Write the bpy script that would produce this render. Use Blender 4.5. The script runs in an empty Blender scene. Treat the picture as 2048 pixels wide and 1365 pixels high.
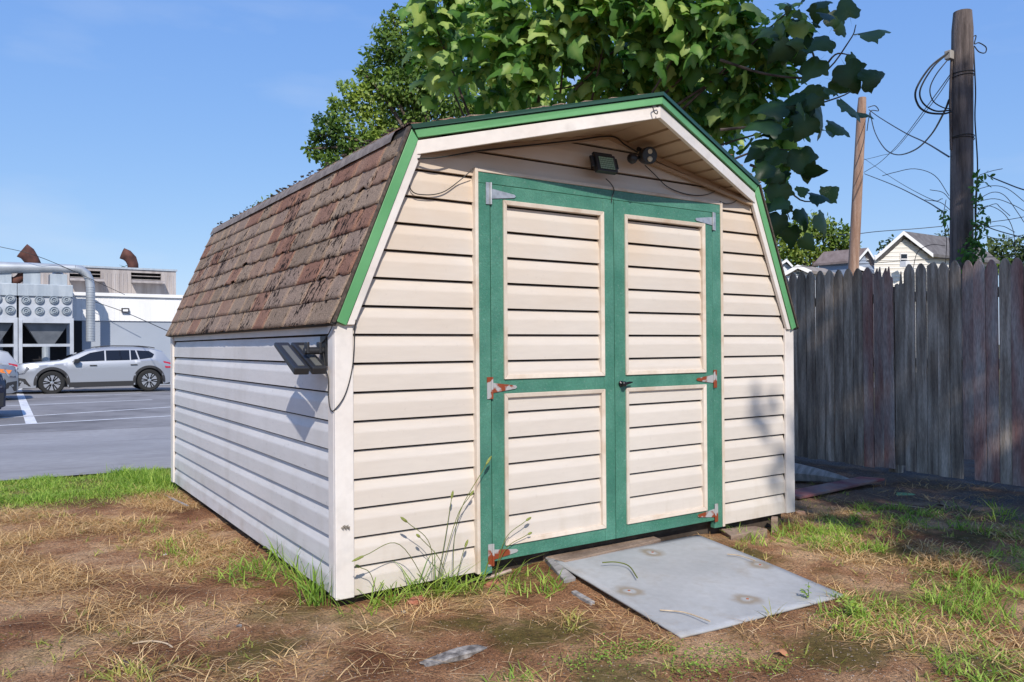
import bpy, bmesh, math, random
import numpy as np
from mathutils import Vector, Matrix, noise
random.seed(7); rng = np.random.default_rng(7)
sc = bpy.context.scene; COL = sc.collection
rad = math.radians

# ------------------------------------------------------------------ camera
CAM = np.array([-1.22884, -3.18810, 1.06497])
RT = np.array([0.83195, -0.55482, -0.00669]); UP = np.array([0.00170, -0.00950, 0.99995]); FW = np.array([0.55485, 0.83190, 0.00689])
FPX = 1569.3
cd = bpy.data.cameras.new('camera'); cam = bpy.data.objects.new('camera', cd); COL.objects.link(cam)
cd.sensor_width = 36; cd.lens = FPX / 2048 * 36; cd.clip_start = 0.05; cd.clip_end = 3000
cam.matrix_world = Matrix(((RT[0], UP[0], -FW[0], CAM[0]), (RT[1], UP[1], -FW[1], CAM[1]), (RT[2], UP[2], -FW[2], CAM[2]), (0, 0, 0, 1)))
sc.camera = cam
# ------------------------------------------------------------------ sun and sky
SUN = np.array([0.459, 1.0, -0.912]); SUN /= np.linalg.norm(SUN)     # the way the light travels
w = bpy.data.worlds.new('World'); sc.world = w; w.use_nodes = True
nt = w.node_tree; nt.nodes.clear()
sky = nt.nodes.new('ShaderNodeTexSky'); sky.sky_type = 'NISHITA'; sky.sun_disc = False
sky.sun_elevation = math.asin(-SUN[2]); sky.sun_rotation = math.atan2(-SUN[0], -SUN[1])
sky.air_density = 1.0; sky.dust_density = 0.15; sky.ozone_density = 2.2; sky.altitude = 100
bgn = nt.nodes.new('ShaderNodeBackground'); bgn.inputs[1].default_value = 0.14
wo = nt.nodes.new('ShaderNodeOutputWorld')
hsv = nt.nodes.new('ShaderNodeHueSaturation'); hsv.inputs['Saturation'].default_value = 1.15
tintn = nt.nodes.new('ShaderNodeMix'); tintn.data_type = 'RGBA'; tintn.blend_type = 'MULTIPLY'; tintn.inputs[0].default_value = 1; tintn.inputs[7].default_value = (.80, .96, 1.30, 1)
nt.links.new(sky.outputs[0], hsv.inputs['Color']); nt.links.new(hsv.outputs[0], tintn.inputs[6])
def vop(op, a, v):      # soften the sky's range towards the horizon, channel by channel
    n = nt.nodes.new('ShaderNodeVectorMath'); n.operation = op; nt.links.new(a, n.inputs[0]); n.inputs[1].default_value = v; return n.outputs[0]
v_ = vop('MULTIPLY', tintn.outputs[2], (.14, .14, .14)); 
sx_ = nt.nodes.new('ShaderNodeSeparateXYZ'); nt.links.new(v_, sx_.inputs[0]); cx_ = nt.nodes.new('ShaderNodeCombineXYZ')
for i_, p_ in enumerate((.55, .46, .20)):
    pw = nt.nodes.new('ShaderNodeMath'); pw.operation = 'POWER'; pw.inputs[1].default_value = p_; nt.links.new(sx_.outputs[i_], pw.inputs[0]); nt.links.new(pw.outputs[0], cx_.inputs[i_])
v_ = vop('MULTIPLY', cx_.outputs[0], (6.3, 6.75, 8.6)); tcw = nt.nodes.new('ShaderNodeTexCoord'); mpw = nt.nodes.new('ShaderNodeMapping'); mpw.inputs['Scale'].default_value = (1, 1, 3.5); nt.links.new(tcw.outputs['Generated'], mpw.inputs[0])
nzw = nt.nodes.new('ShaderNodeTexNoise'); nzw.inputs['Scale'].default_value = 3.2; nzw.inputs['Detail'].default_value = 6; nt.links.new(mpw.outputs[0], nzw.inputs['Vector'])
mrw = nt.nodes.new('ShaderNodeMapRange'); mrw.inputs[1].default_value = .53; mrw.inputs[2].default_value = .75; mrw.inputs[3].default_value = 0; mrw.inputs[4].default_value = .22; nt.links.new(nzw.outputs['Fac'], mrw.inputs[0])
mxw = nt.nodes.new('ShaderNodeMix'); mxw.data_type = 'RGBA'; nt.links.new(mrw.outputs[0], mxw.inputs[0]); nt.links.new(v_, mxw.inputs[6]); mxw.inputs[7].default_value = (7.2, 7.9, 9.0, 1)
nt.links.new(mxw.outputs[2], bgn.inputs[0])
bgn.inputs[1].default_value = 0.10; nt.links.new(bgn.outputs[0], wo.inputs[0])
sl = bpy.data.lights.new('sun', 'SUN'); sl.energy = 4.3; sl.angle = rad(0.6); sl.color = (1.0, 0.93, 0.84)
so = bpy.data.objects.new('sun', sl); COL.objects.link(so)
so.rotation_euler = Vector(SUN).to_track_quat('-Z', 'Y').to_euler(); so.location = (-5, -10, 12)
sc.view_settings.view_transform = 'Standard'; sc.view_settings.look = 'None'
sc.view_settings.exposure = 0.06; sc.view_settings.gamma = 1
sc.render.engine = 'CYCLES'
sc.cycles.max_bounces = 6; sc.cycles.transparent_max_bounces = 6; sc.cycles.caustics_reflective = False; sc.cycles.caustics_refractive = False

# ------------------------------------------------------------------ measuring helpers (points of the place, from the survey of the photo)
def ray(x, y): return FW + RT * (x - 1024) / FPX + UP * (682.5 - y) / FPX
def at_x(x, y, X): d = ray(x, y); return CAM + d * (X - CAM[0]) / d[0]
def at_y(x, y, Y=0.0): d = ray(x, y); return CAM + d * (Y - CAM[1]) / d[1]
def at_z(x, y, Z): d = ray(x, y); return CAM + d * (Z - CAM[2]) / d[2]
def at_d(x, y, D): return CAM + ray(x, y) * D
def sm(t): t = min(1, max(0, t)); return t * t * (3 - 2 * t)
def gz(x, y):
    z = -0.05 - 0.014 * min(8, max(-3, x)) - 0.41 * sm((y - 4.0) / 9)
    z += 0.035 * sm((x - 0.6) / .5) * sm((2.6 - x) / .5) * sm((y + 0.45) / .4) * sm((1.2 - y) / .6)
    return z
def gr(px, py):
    z = -0.1
    for _ in range(30):
        p = at_z(px, py, z); z = z * .5 + .5 * gz(p[0], p[1])
    p = at_z(px, py, z); p[2] = gz(p[0], p[1]); return p

# ------------------------------------------------------------------ object helpers
def tag(o, label=None, cat=None, group=None, kind=None):
    if label: o['label'] = label
    if cat: o['category'] = cat
    if group: o['group'] = group
    if kind: o['kind'] = kind
    return o
def thing(name, label, cat, loc=(0, 0, 0), group=None):
    o = bpy.data.objects.new(name, None); COL.objects.link(o); o.location = loc; o.empty_display_size = .2
    return tag(o, label, cat, group)
def wloc(o):
    v = Vector((0, 0, 0))
    while o is not None: v += o.location; o = o.parent
    return v
class MB:
    def __init__(s): s.v = []; s.f = []
    def add(s, vs, fs):
        n = len(s.v); s.v += [tuple(map(float, v)) for v in vs]; s.f += [tuple(i + n for i in f) for f in fs]; return s
    def box(s, x0, x1, y0, y1, z0, z1):
        return s.add([(x0, y0, z0), (x1, y0, z0), (x1, y1, z0), (x0, y1, z0), (x0, y0, z1), (x1, y0, z1), (x1, y1, z1), (x0, y1, z1)],
                     [(0, 3, 2, 1), (4, 5, 6, 7), (0, 1, 5, 4), (1, 2, 6, 5), (2, 3, 7, 6), (3, 0, 4, 7)])
    def hexa(s, a, b):   # a, b: two quads, matching corners
        return s.add(list(a) + list(b), [(0, 3, 2, 1), (4, 5, 6, 7), (0, 1, 5, 4), (1, 2, 6, 5), (2, 3, 7, 6), (3, 0, 4, 7)])
    def prism(s, poly, vec):
        n = len(poly); vec = np.array(vec, float); poly = [np.array(p, float) for p in poly]
        return s.add(poly + [p + vec for p in poly], [tuple(range(n))[::-1], tuple(range(n, 2 * n))] + [(i, (i + 1) % n, (i + 1) % n + n, i + n) for i in range(n)])
    def tube(s, pts, r, n=8, cap=True):
        pts = [np.array(p, float) for p in pts]; rs = r if hasattr(r, '__len__') else [r] * len(pts)
        rings = []; prev = None
        for i, p in enumerate(pts):
            t = pts[min(i + 1, len(pts) - 1)] - pts[max(i - 1, 0)]; t = t / (np.linalg.norm(t) + 1e-12)
            if prev is None:
                a = np.cross(t, (0, 0, 1.)) if abs(t[2]) < .9 else np.cross(t, (1., 0, 0))
            else: a = prev - t * (prev @ t)
            a = a / (np.linalg.norm(a) + 1e-12); b = np.cross(t, a); prev = a
            rings.append([p + rs[i] * (a * math.cos(k * 2 * math.pi / n) + b * math.sin(k * 2 * math.pi / n)) for k in range(n)])
        vs = [v for rg in rings for v in rg]; fs = []
        for i in range(len(pts) - 1):
            for k in range(n): fs.append((i * n + k, i * n + (k + 1) % n, (i + 1) * n + (k + 1) % n, (i + 1) * n + k))
        if cap: fs += [tuple(range(n))[::-1], tuple((len(pts) - 1) * n + k for k in range(n))]
        return s.add(vs, fs)
    def lathe(s, prof, c, axis=(0, 0, 1), n=20):
        axis = np.array(axis, float); axis /= np.linalg.norm(axis)
        a = np.cross(axis, (0, 0, 1.)) if abs(axis[2]) < .9 else np.array((1., 0, 0)); a /= np.linalg.norm(a); b = np.cross(axis, a); c = np.array(c, float)
        vs = [c + axis * h + r * (a * math.cos(k * 2 * math.pi / n) + b * math.sin(k * 2 * math.pi / n)) for r, h in prof for k in range(n)]
        fs = [(i * n + k, i * n + (k + 1) % n, (i + 1) * n + (k + 1) % n, (i + 1) * n + k) for i in range(len(prof) - 1) for k in range(n)]
        fs += [tuple(range(n))[::-1], tuple((len(prof) - 1) * n + k for k in range(n))]
        return s.add(vs, fs)
    def build(s, name, m, parent=None, bev=0, smooth=False, attr=None):
        me = bpy.data.meshes.new(name); o = bpy.data.objects.new(name, me); COL.objects.link(o)
        off = Vector((0, 0, 0))
        if parent is not None: o.parent = parent; off = wloc(parent)
        me.from_pydata([Vector(v) - off for v in s.v], [], s.f); me.materials.append(m)
        bm = bmesh.new(); bm.from_mesh(me); bmesh.ops.recalc_face_normals(bm, faces=bm.faces); bm.to_mesh(me); bm.free()
        if smooth: me.shade_smooth(); me.set_sharp_from_angle(angle=rad(40))
        if attr is not None:
            a = me.attributes.new('tint', 'FLOAT', 'POINT'); a.data.foreach_set('value', np.array(attr, dtype=np.float32))
        if bev:
            b = o.modifiers.new('bevel', 'BEVEL'); b.width = bev; b.segments = 2; b.limit_method = 'ANGLE'
        return o
def npmesh(name, V, F, m, parent=None, tint=None, smooth=False):
    V = np.asarray(V, np.float32).reshape(-1, 3); F = np.asarray(F, np.int32)
    me = bpy.data.meshes.new(name); o = bpy.data.objects.new(name, me); COL.objects.link(o)
    if parent is not None: o.parent = parent; V = V - np.array(wloc(parent), np.float32)
    k = F.shape[1]
    me.vertices.add(len(V)); me.vertices.foreach_set('co', V.ravel())
    me.loops.add(F.size); me.loops.foreach_set('vertex_index', F.ravel())
    me.polygons.add(len(F)); me.polygons.foreach_set('loop_start', np.arange(len(F), dtype=np.int32) * k)
    me.update(calc_edges=True); me.validate(); me.materials.append(m)
    if tint is not None:
        a = me.attributes.new('tint', 'FLOAT', 'POINT'); a.data.foreach_set('value', np.asarray(tint, np.float32))
    if smooth: me.shade_smooth()
    return o
def unit(a): return a / (np.linalg.norm(a, axis=-1, keepdims=True) + 1e-9)
def bez(p0, p1, p2, n=8):
    p0, p1, p2 = map(lambda p: np.array(p, float), (p0, p1, p2))
    return [(1 - t) ** 2 * p0 + 2 * t * (1 - t) * p1 + t * t * p2 for t in np.linspace(0, 1, n)]
def spline(pts, n=6):
    P = [np.array(p, float) for p in pts]; P = [2 * P[0] - P[1]] + P + [2 * P[-1] - P[-2]]; out = []
    for i in range(1, len(P) - 2):
        for t in np.linspace(0, 1, n, endpoint=False):
            a, b, c, d = P[i - 1:i + 3]
            out.append(.5 * ((2 * b) + (-a + c) * t + (2 * a - 5 * b + 4 * c - d) * t * t + (-a + 3 * b - 3 * c + d) * t ** 3))
    out.append(P[-2]); return out

# ------------------------------------------------------------------ materials
MATS = {}
def mat(name, c1, c2=None, scale=8, rough=.6, bump=0, bscale=None, stretch=(1, 1, 1), metal=0, detail=5, c3=None, spec=.5, lo=.35, hi=.65, trans=0, tint=None, objrand=0, fine=0, dist=.01, coat=0):
    m = bpy.data.materials.new(name); m.use_nodes = True; n = m.node_tree; nd = n.nodes; L = n.links
    b = nd['Principled BSDF']; b.inputs['Roughness'].default_value = rough; b.inputs['Metallic'].default_value = metal
    b.inputs['Specular IOR Level'].default_value = spec
    if coat: b.inputs['Coat Weight'].default_value = coat; b.inputs['Coat Roughness'].default_value = .05
    tc = nd.new('ShaderNodeTexCoord'); mp = nd.new('ShaderNodeMapping'); L.new(tc.outputs['Object'], mp.inputs[0]); mp.inputs['Scale'].default_value = stretch
    vec = mp.outputs[0]
    if objrand:
        oi = nd.new('ShaderNodeObjectInfo'); ml = nd.new('ShaderNodeMath'); ml.operation = 'MULTIPLY'; ml.inputs[1].default_value = 37
        L.new(oi.outputs['Random'], ml.inputs[0]); va = nd.new('ShaderNodeVectorMath'); va.operation = 'ADD'; L.new(vec, va.inputs[0]); L.new(ml.outputs[0], va.inputs[1]); vec = va.outputs[0]
    col = None
    if c2 is None: b.inputs['Base Color'].default_value = (*c1, 1)
    else:
        ns = nd.new('ShaderNodeTexNoise'); ns.inputs['Scale'].default_value = scale; ns.inputs['Detail'].default_value = detail; L.new(vec, ns.inputs['Vector'])
        cr = nd.new('ShaderNodeValToRGB'); cr.color_ramp.elements[0].position = lo; cr.color_ramp.elements[0].color = (*c1, 1)
        cr.color_ramp.elements[1].position = hi; cr.color_ramp.elements[1].color = (*c2, 1)
        if c3 is not None: e = cr.color_ramp.elements.new((lo + hi) / 2); e.color = (*c3, 1)
        src = ns.outputs['Fac']
        if tint is not None:
            at = nd.new('ShaderNodeAttribute'); at.attribute_name = 'tint'
            mx = nd.new('ShaderNodeMix'); mx.inputs[0].default_value = tint; L.new(ns.outputs['Fac'], mx.inputs[2]); L.new(at.outputs['Fac'], mx.inputs[3]); src = mx.outputs[0]
        L.new(src, cr.inputs[0]); col = cr.outputs[0]
        if objrand:
            hs = nd.new('ShaderNodeHueSaturation'); mr = nd.new('ShaderNodeMapRange'); L.new(oi.outputs['Random'], mr.inputs[0]); mr.inputs[3].default_value = 1 - objrand; mr.inputs[4].default_value = 1 + objrand
            L.new(mr.outputs[0], hs.inputs['Value']); L.new(col, hs.inputs['Color']); col = hs.outputs[0]
        if fine:
            n2 = nd.new('ShaderNodeTexNoise'); n2.inputs['Scale'].default_value = scale * 14; n2.inputs['Detail'].default_value = 3; L.new(vec, n2.inputs['Vector'])
            mr2 = nd.new('ShaderNodeMapRange'); mr2.inputs[1].default_value = .3; mr2.inputs[2].default_value = .7; mr2.inputs[3].default_value = 1 - fine; mr2.inputs[4].default_value = 1 + fine; L.new(n2.outputs['Fac'], mr2.inputs[0])
            vm = nd.new('ShaderNodeVectorMath'); vm.operation = 'SCALE'; L.new(col, vm.inputs[0]); L.new(mr2.outputs[0], vm.inputs['Scale']); col = vm.outputs[0]
        L.new(col, b.inputs['Base Color'])
    if bump:
        nb = nd.new('ShaderNodeTexNoise'); nb.inputs['Scale'].default_value = bscale or scale * 4; nb.inputs['Detail'].default_value = 4; L.new(vec, nb.inputs['Vector'])
        bp = nd.new('ShaderNodeBump'); bp.inputs['Strength'].default_value = bump; bp.inputs['Distance'].default_value = dist; L.new(nb.outputs['Fac'], bp.inputs['Height']); L.new(bp.outputs[0], b.inputs['Normal'])
    if trans:
        tr = nd.new('ShaderNodeBsdfTranslucent'); ms = nd.new('ShaderNodeMixShader'); ms.inputs[0].default_value = trans
        if col is not None:
            g = nd.new('ShaderNodeMix'); g.data_type = 'RGBA'; g.blend_type = 'MULTIPLY'; g.inputs[0].default_value = 1; g.inputs[7].default_value = (1.5, 1.6, .7, 1); L.new(col, g.inputs[6]); L.new(g.outputs[2], tr.inputs[0])
        else: tr.inputs[0].default_value = (*c1, 1)
        out = nd['Material Output']; L.new(b.outputs[0], ms.inputs[1]); L.new(tr.outputs[0], ms.inputs[2]); L.new(ms.outputs[0], out.inputs[0])
    MATS[name] = m; return m
def hexl(h):
    h = h.lstrip('#'); c = [int(h[i:i + 2], 16) / 255 for i in (0, 2, 4)]
    return tuple(x / 12.92 if x < .04045 else ((x + .055) / 1.055) ** 2.4 for x in c)

SIDING = mat('vinyl siding', (.605, .54, .475), (.65, .59, .525), scale=1.3, rough=.5, stretch=(.5, .5, 3), fine=.025, bump=.12, bscale=60, dist=.002, detail=6, spec=.3)
def stain(m, col, scale, a, b, amt, stretch=(1, 1, 1), zr=None):
    n = m.node_tree; nd = n.nodes; L = n.links; bs = nd['Principled BSDF']; src = bs.inputs['Base Color'].links[0].from_socket
    tc = nd.new('ShaderNodeTexCoord'); mp = nd.new('ShaderNodeMapping'); mp.inputs['Scale'].default_value = stretch; mp.inputs['Location'].default_value = (scale, 1, 2); L.new(tc.outputs['Object'], mp.inputs[0])
    ns = nd.new('ShaderNodeTexNoise'); ns.inputs['Scale'].default_value = scale; ns.inputs['Detail'].default_value = 6; L.new(mp.outputs[0], ns.inputs['Vector'])
    mr = nd.new('ShaderNodeMapRange'); mr.inputs[1].default_value = a; mr.inputs[2].default_value = b; mr.inputs[3].default_value = 0; mr.inputs[4].default_value = amt; L.new(ns.outputs['Fac'], mr.inputs[0]); f = mr.outputs[0]
    if zr:
        ge = nd.new('ShaderNodeNewGeometry'); sp = nd.new('ShaderNodeSeparateXYZ'); L.new(ge.outputs['Position'], sp.inputs[0]); m2 = nd.new('ShaderNodeMapRange'); m2.inputs[1].default_value = zr[0]; m2.inputs[2].default_value = zr[1]; L.new(sp.outputs[2], m2.inputs[0])
        ml = nd.new('ShaderNodeMath'); ml.operation = 'MULTIPLY'; L.new(f, ml.inputs[0]); L.new(m2.outputs[0], ml.inputs[1]); f = ml.outputs[0]
    mx = nd.new('ShaderNodeMix'); mx.data_type = 'RGBA'; L.new(f, mx.inputs[0]); L.new(src, mx.inputs[6]); mx.inputs[7].default_value = (*col, 1); L.new(mx.outputs[2], bs.inputs['Base Color'])
stain(SIDING, (.62, .46, .31), 1.4, .38, .64, .60, zr=(1.0, 1.8))          # tannin wash on the upper boards
stain(SIDING, (.40, .32, .22), 5, .50, .72, .35, (3, 3, .8), zr=(.35, .0))   # mud splash near the ground
stain(SIDING, (.48, .42, .36), 40, .66, .72, .2)
SIDING_L = mat('vinyl siding weathered white', (.60, .585, .575), (.68, .665, .655), scale=1.5, rough=.5, stretch=(.5, .5, 3), fine=.03, bump=.1, bscale=50, dist=.002, spec=.3)
stain(SIDING_L, (.45, .42, .38), 2.2, .52, .75, .35, (6, 2, .5)); stain(SIDING_L, (.35, .28, .20), 5, .5, .7, .45, zr=(.3, .0)); stain(SIDING_L, (.3, .3, .3), 55, .66, .72, .4)
CREAM = mat('cream trim', (.62, .52, .42), (.72, .64, .55), scale=3, rough=.5, spec=.3, fine=.04)
WHITE = mat('white trim', (.68, .62, .57), (.77, .73, .69), scale=2.5, rough=.45, spec=.3, fine=.03)
stain(CREAM, (.45, .30, .18), 7, .5, .7, .5); stain(WHITE, (.48, .45, .42), 9, .55, .72, .35)
GREEN = mat('green door paint', (.050, .185, .125), (.085, .245, .175), scale=6, rough=.36, fine=.14, bump=.6, bscale=170, dist=.004, spec=.5)
stain(GREEN, (.22, .33, .28), 75, .60, .70, .4); stain(GREEN, (.02, .09, .07), 3, .5, .7, .4)
BRIGHTG = mat('bright green trim paint', (.095, .30, .115), (.14, .38, .16), scale=3, rough=.45, bump=.1, bscale=40)
DARKG = mat('dark green drip edge', (.012, .06, .04), rough=.4)
SOFFIT = mat('soffit vinyl', (.40, .29, .20), (.50, .38, .27), scale=2, rough=.6, spec=.3)
RUST = mat('rust', (.22, .045, .015), (.42, .13, .05), scale=25, rough=.85, bump=.5, bscale=90, dist=.003)
ZINC = mat('galvanised steel', (.42, .43, .44), (.58, .59, .60), scale=40, rough=.42, metal=.65)
ZINCR = mat('galvanised steel, rusting', (.27, .055, .018), (.42, .42, .42), scale=11, rough=.6, metal=.15, lo=.52, hi=.56)
BLACK = mat('black plastic', (.018, .019, .022), rough=.4)
DGREY = mat('dark grey plastic', (.022, .023, .027), rough=.45)
CABLE = mat('black cable', (.02, .018, .016), rough=.6)
LENS = mat('led panel', (.13, .13, .12), rough=.35)
DARKWOOD = mat('old floor timber', (.035, .025, .018), (.08, .06, .045), scale=12, rough=.9)

# ------------------------------------------------------------------ ground
def ground_material():
    m = bpy.data.materials.new('yard soil'); m.use_nodes = True; n = m.node_tree; nd = n.nodes; L = n.links; b = nd['Principled BSDF']; b.inputs['Roughness'].default_value = .95; b.inputs['Specular IOR Level'].default_value = .15
    tc = nd.new('ShaderNodeTexCoord'); P = tc.outputs['Object']
    def nz(s, d=6, off=0, r=.55):
        mp = nd.new('ShaderNodeMapping'); mp.inputs['Location'].default_value = (off, off * 1.7, 0); L.new(P, mp.inputs[0])
        x = nd.new('ShaderNodeTexNoise'); x.inputs['Scale'].default_value = s; x.inputs['Detail'].default_value = d; x.inputs['Roughness'].default_value = r; L.new(mp.outputs[0], x.inputs['Vector']); return x.outputs['Fac']
    def ramp(src, els):
        c = nd.new('ShaderNodeValToRGB'); e = c.color_ramp.elements
        e[0].position, e[0].color = els[0][0], (*els[0][1], 1); e[1].position, e[1].color = els[-1][0], (*els[-1][1], 1)
        for p, q in els[1:-1]: k = e.new(p); k.color = (*q, 1)
        L.new(src, c.inputs[0]); return c.outputs[0]
    def mix(f, a, bb):
        x = nd.new('ShaderNodeMix'); x.data_type = 'RGBA'
        if hasattr(f, 'links') or not isinstance(f, float): L.new(f, x.inputs[0])
        else: x.inputs[0].default_value = f
        L.new(a, x.inputs[6])
        if isinstance(bb, tuple): x.inputs[7].default_value = (*bb, 1)
        else: L.new(bb, x.inputs[7])
        return x.outputs[2]
    base = ramp(nz(2.2, 8), [(.36, (.20, .088, .042)), (.5, (.42, .22, .115)), (.64, (.66, .43, .25))])
    fine = ramp(nz(95, 6, 3, .8), [(.34, (.25, .22, .20)), (.5, (1, 1, 1)), (.68, (1.9, 1.75, 1.55))])
    mm = nd.new('ShaderNodeMix'); mm.data_type = 'RGBA'; mm.blend_type = 'MULTIPLY'; mm.inputs[0].default_value = 1.0; L.new(base, mm.inputs[6]); L.new(fine, mm.inputs[7]); col = mm.outputs[2]
    moss = ramp(nz(1.7, 6, 11, .6), [(.50, (0, 0, 0)), (.60, (1, 1, 1))])
    mossc = ramp(nz(30, 4, 5), [(.3, (.06, .055, .012)), (.7, (.19, .16, .04))])
    mk = nd.new('ShaderNodeSeparateXYZ'); L.new(P, mk.inputs[0])
    def mrange(src, a, bb):
        r = nd.new('ShaderNodeMapRange'); r.interpolation_type = 'SMOOTHSTEP'; r.inputs[1].default_value = a; r.inputs[2].default_value = bb; L.new(src, r.inputs[0]); return r.outputs[0]
    def mul(a, bb):
        r = nd.new('ShaderNodeMath'); r.operation = 'MULTIPLY'; L.new(a, r.inputs[0])
        if isinstance(bb, float): r.inputs[1].default_value = bb
        else: L.new(bb, r.inputs[1])
        return r.outputs[0]
    near = mrange(mk.outputs[1], 1.0, -.3)
    col = mix(mul(mul(moss, near), .8), col, mossc)
    # pale grit by the fence
    grit = ramp(nz(90, 3, 9, .6), [(.35, (.07, .068, .07)), (.55, (.20, .19, .19)), (.72, (.45, .43, .42))])
    gx = mrange(mk.outputs[0], 3.7, 5.0)
    g2 = nd.new('ShaderNodeMath'); g2.operation = 'MULTIPLY_ADD'; L.new(nz(3, 4, 2), g2.inputs[0]); g2.inputs[1].default_value = 1.8; g2.inputs[2].default_value = -.2
    col = mix(mul(gx, g2.outputs[0]), col, grit)
    # soil mixed darker to the right of the shed
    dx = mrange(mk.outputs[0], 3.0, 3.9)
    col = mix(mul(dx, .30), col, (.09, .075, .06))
    # dry lawn behind
    far = mrange(mk.outputs[1], 2.9, 3.6)
    col = mix(mul(far, .7), col, ramp(nz(14, 5, 1), [(.35, (.06, .085, .02)), (.65, (.20, .18, .07))]))
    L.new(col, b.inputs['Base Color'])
    bp = nd.new('ShaderNodeBump'); bp.inputs['Strength'].default_value = 1.0; bp.inputs['Distance'].default_value = .035; L.new(nz(46, 8, 4, .72), bp.inputs['Height']); L.new(bp.outputs[0], b.inputs['Normal'])
    return m
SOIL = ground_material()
xs = np.concatenate([[-900, -300, -80, -25, -9, -4.5], np.arange(-2.6, 6.4, .03), [7, 9, 12, 25, 80, 300, 900]])
ys = np.concatenate([[-400, -100, -25, -8, -4], np.arange(-2.9, 7.0, .03), [8, 9, 10, 11, 12, 13, 20, 60, 200, 700, 2000]])
GV = []
def gnoise(x, y): return .016 * noise.noise((x * 2.3, y * 2.3, 0)) + .008 * noise.noise((x * 9, y * 9, 4)) + .005 * noise.noise((x * 26, y * 26, 7))
for y in ys:
    for x in xs:
        z = gz(x, y)
        if -2.7 < x < 6.4 and -3 < y < 7:
            z += .016 * noise.noise((x * 2.3, y * 2.3, 0)) + .008 * noise.noise((x * 9, y * 9, 4)) + .005 * noise.noise((x * 26, y * 26, 7))
            if y > 4.4: z -= .02 * sm((y - 4.4) * 3)
        elif y >= 7: z -= .03
        GV.append((x, y, z))
nx, ny = len(xs), len(ys)
I = np.arange(nx * ny).reshape(ny, nx)
GF = np.stack([I[:-1, :-1], I[:-1, 1:], I[1:, 1:], I[1:, :-1]], -1).reshape(-1, 4)
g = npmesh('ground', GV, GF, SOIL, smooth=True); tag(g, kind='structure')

ASPH = mat('asphalt', (.285, .275, .275), (.34, .33, .33), scale=.6, rough=.9, fine=.08, bump=.2, bscale=60, detail=8, spec=.2)
ASPH2 = mat('parking lot asphalt', (.20, .192, .192), (.265, .255, .255), scale=.35, rough=.9, fine=.08, bump=.2, bscale=60, detail=9, spec=.2)
PAINT = mat('white road paint', (.62, .62, .63), (.78, .78, .78), scale=3, rough=.7, lo=.3, hi=.5)
def sheet(name, poly_x0, poly_x1, yedges, m, dz, jag=0):
    V = []; F = []
    xs_ = np.arange(poly_x0, poly_x1 + .01, .25)
    for j, y in enumerate(yedges):
        for x in xs_:
            yy = y + (jag * noise.noise((x * 1.3, 0, 3)) + jag * .6 * noise.noise((x * 7, 2, 3)) if j == 0 else 0)
            V.append((x, yy, gz(x, yy) + dz))
    k = len(xs_)
    for j in range(len(yedges) - 1):
        for i in range(k - 1): F.append((j * k + i, j * k + i + 1, (j + 1) * k + i + 1, (j + 1) * k + i))
    return tag(npmesh(name, V, F, m), kind='structure')
yroad = gr(170, 952)[1]; ylot = gr(170, 862)[1]
sheet('road', -6, 9, [yroad] + list(np.arange(yroad + .4, ylot, .6)) + [ylot], ASPH, .012, .12)
sheet('parking_lot', -14, 30, list(np.arange(ylot, 14, .6)) + [14, 20, 30, 60], ASPH2, .014)
def gl(px, py): p = gr(px, py); return p
def stripe(px0, px1, width, ext0=0, ext1=0):
    a = gl(*px0); b = gl(*px1); d = (b - a)[:2]; d /= np.linalg.norm(d); nrm = np.array([-d[1], d[0]]) * width / 2
    a2 = a[:2] - d * ext0; b2 = b[:2] + d * ext1; n = 24; V = []; F = []
    for i in range(n + 1):
        c = a2 + (b2 - a2) * i / n
        for s_ in (-1, 1): q = c + s_ * nrm; V.append((q[0], q[1], gz(q[0], q[1]) + .019))
    for i in range(n): F.append((2 * i, 2 * i + 1, 2 * i + 3, 2 * i + 2))
    return tag(npmesh('parking_line', V, F, PAINT), kind='structure')
stain(ASPH2, (.10, .095, .10), .9, .52, .66, .5); stain(ASPH2, (.33, .32, .32), .5, .5, .6, .35); stain(ASPH, (.22, .21, .215), 1.2, .55, .7, .5, (.4, 2, 1)); stain(PAINT, (.3, .3, .3), 6, .5, .75, .5)
stripe((2, 853), (338, 834), .13, 5, 4); stripe((2, 838), (338, 816), .13, 5, 4); stripe((2, 814), (304, 801), .13, 5, 0); stripe((12, 798), (282, 789), .14, 5, 0)
stripe((63, 849), (37, 781), .20, 0, .5)

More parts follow.
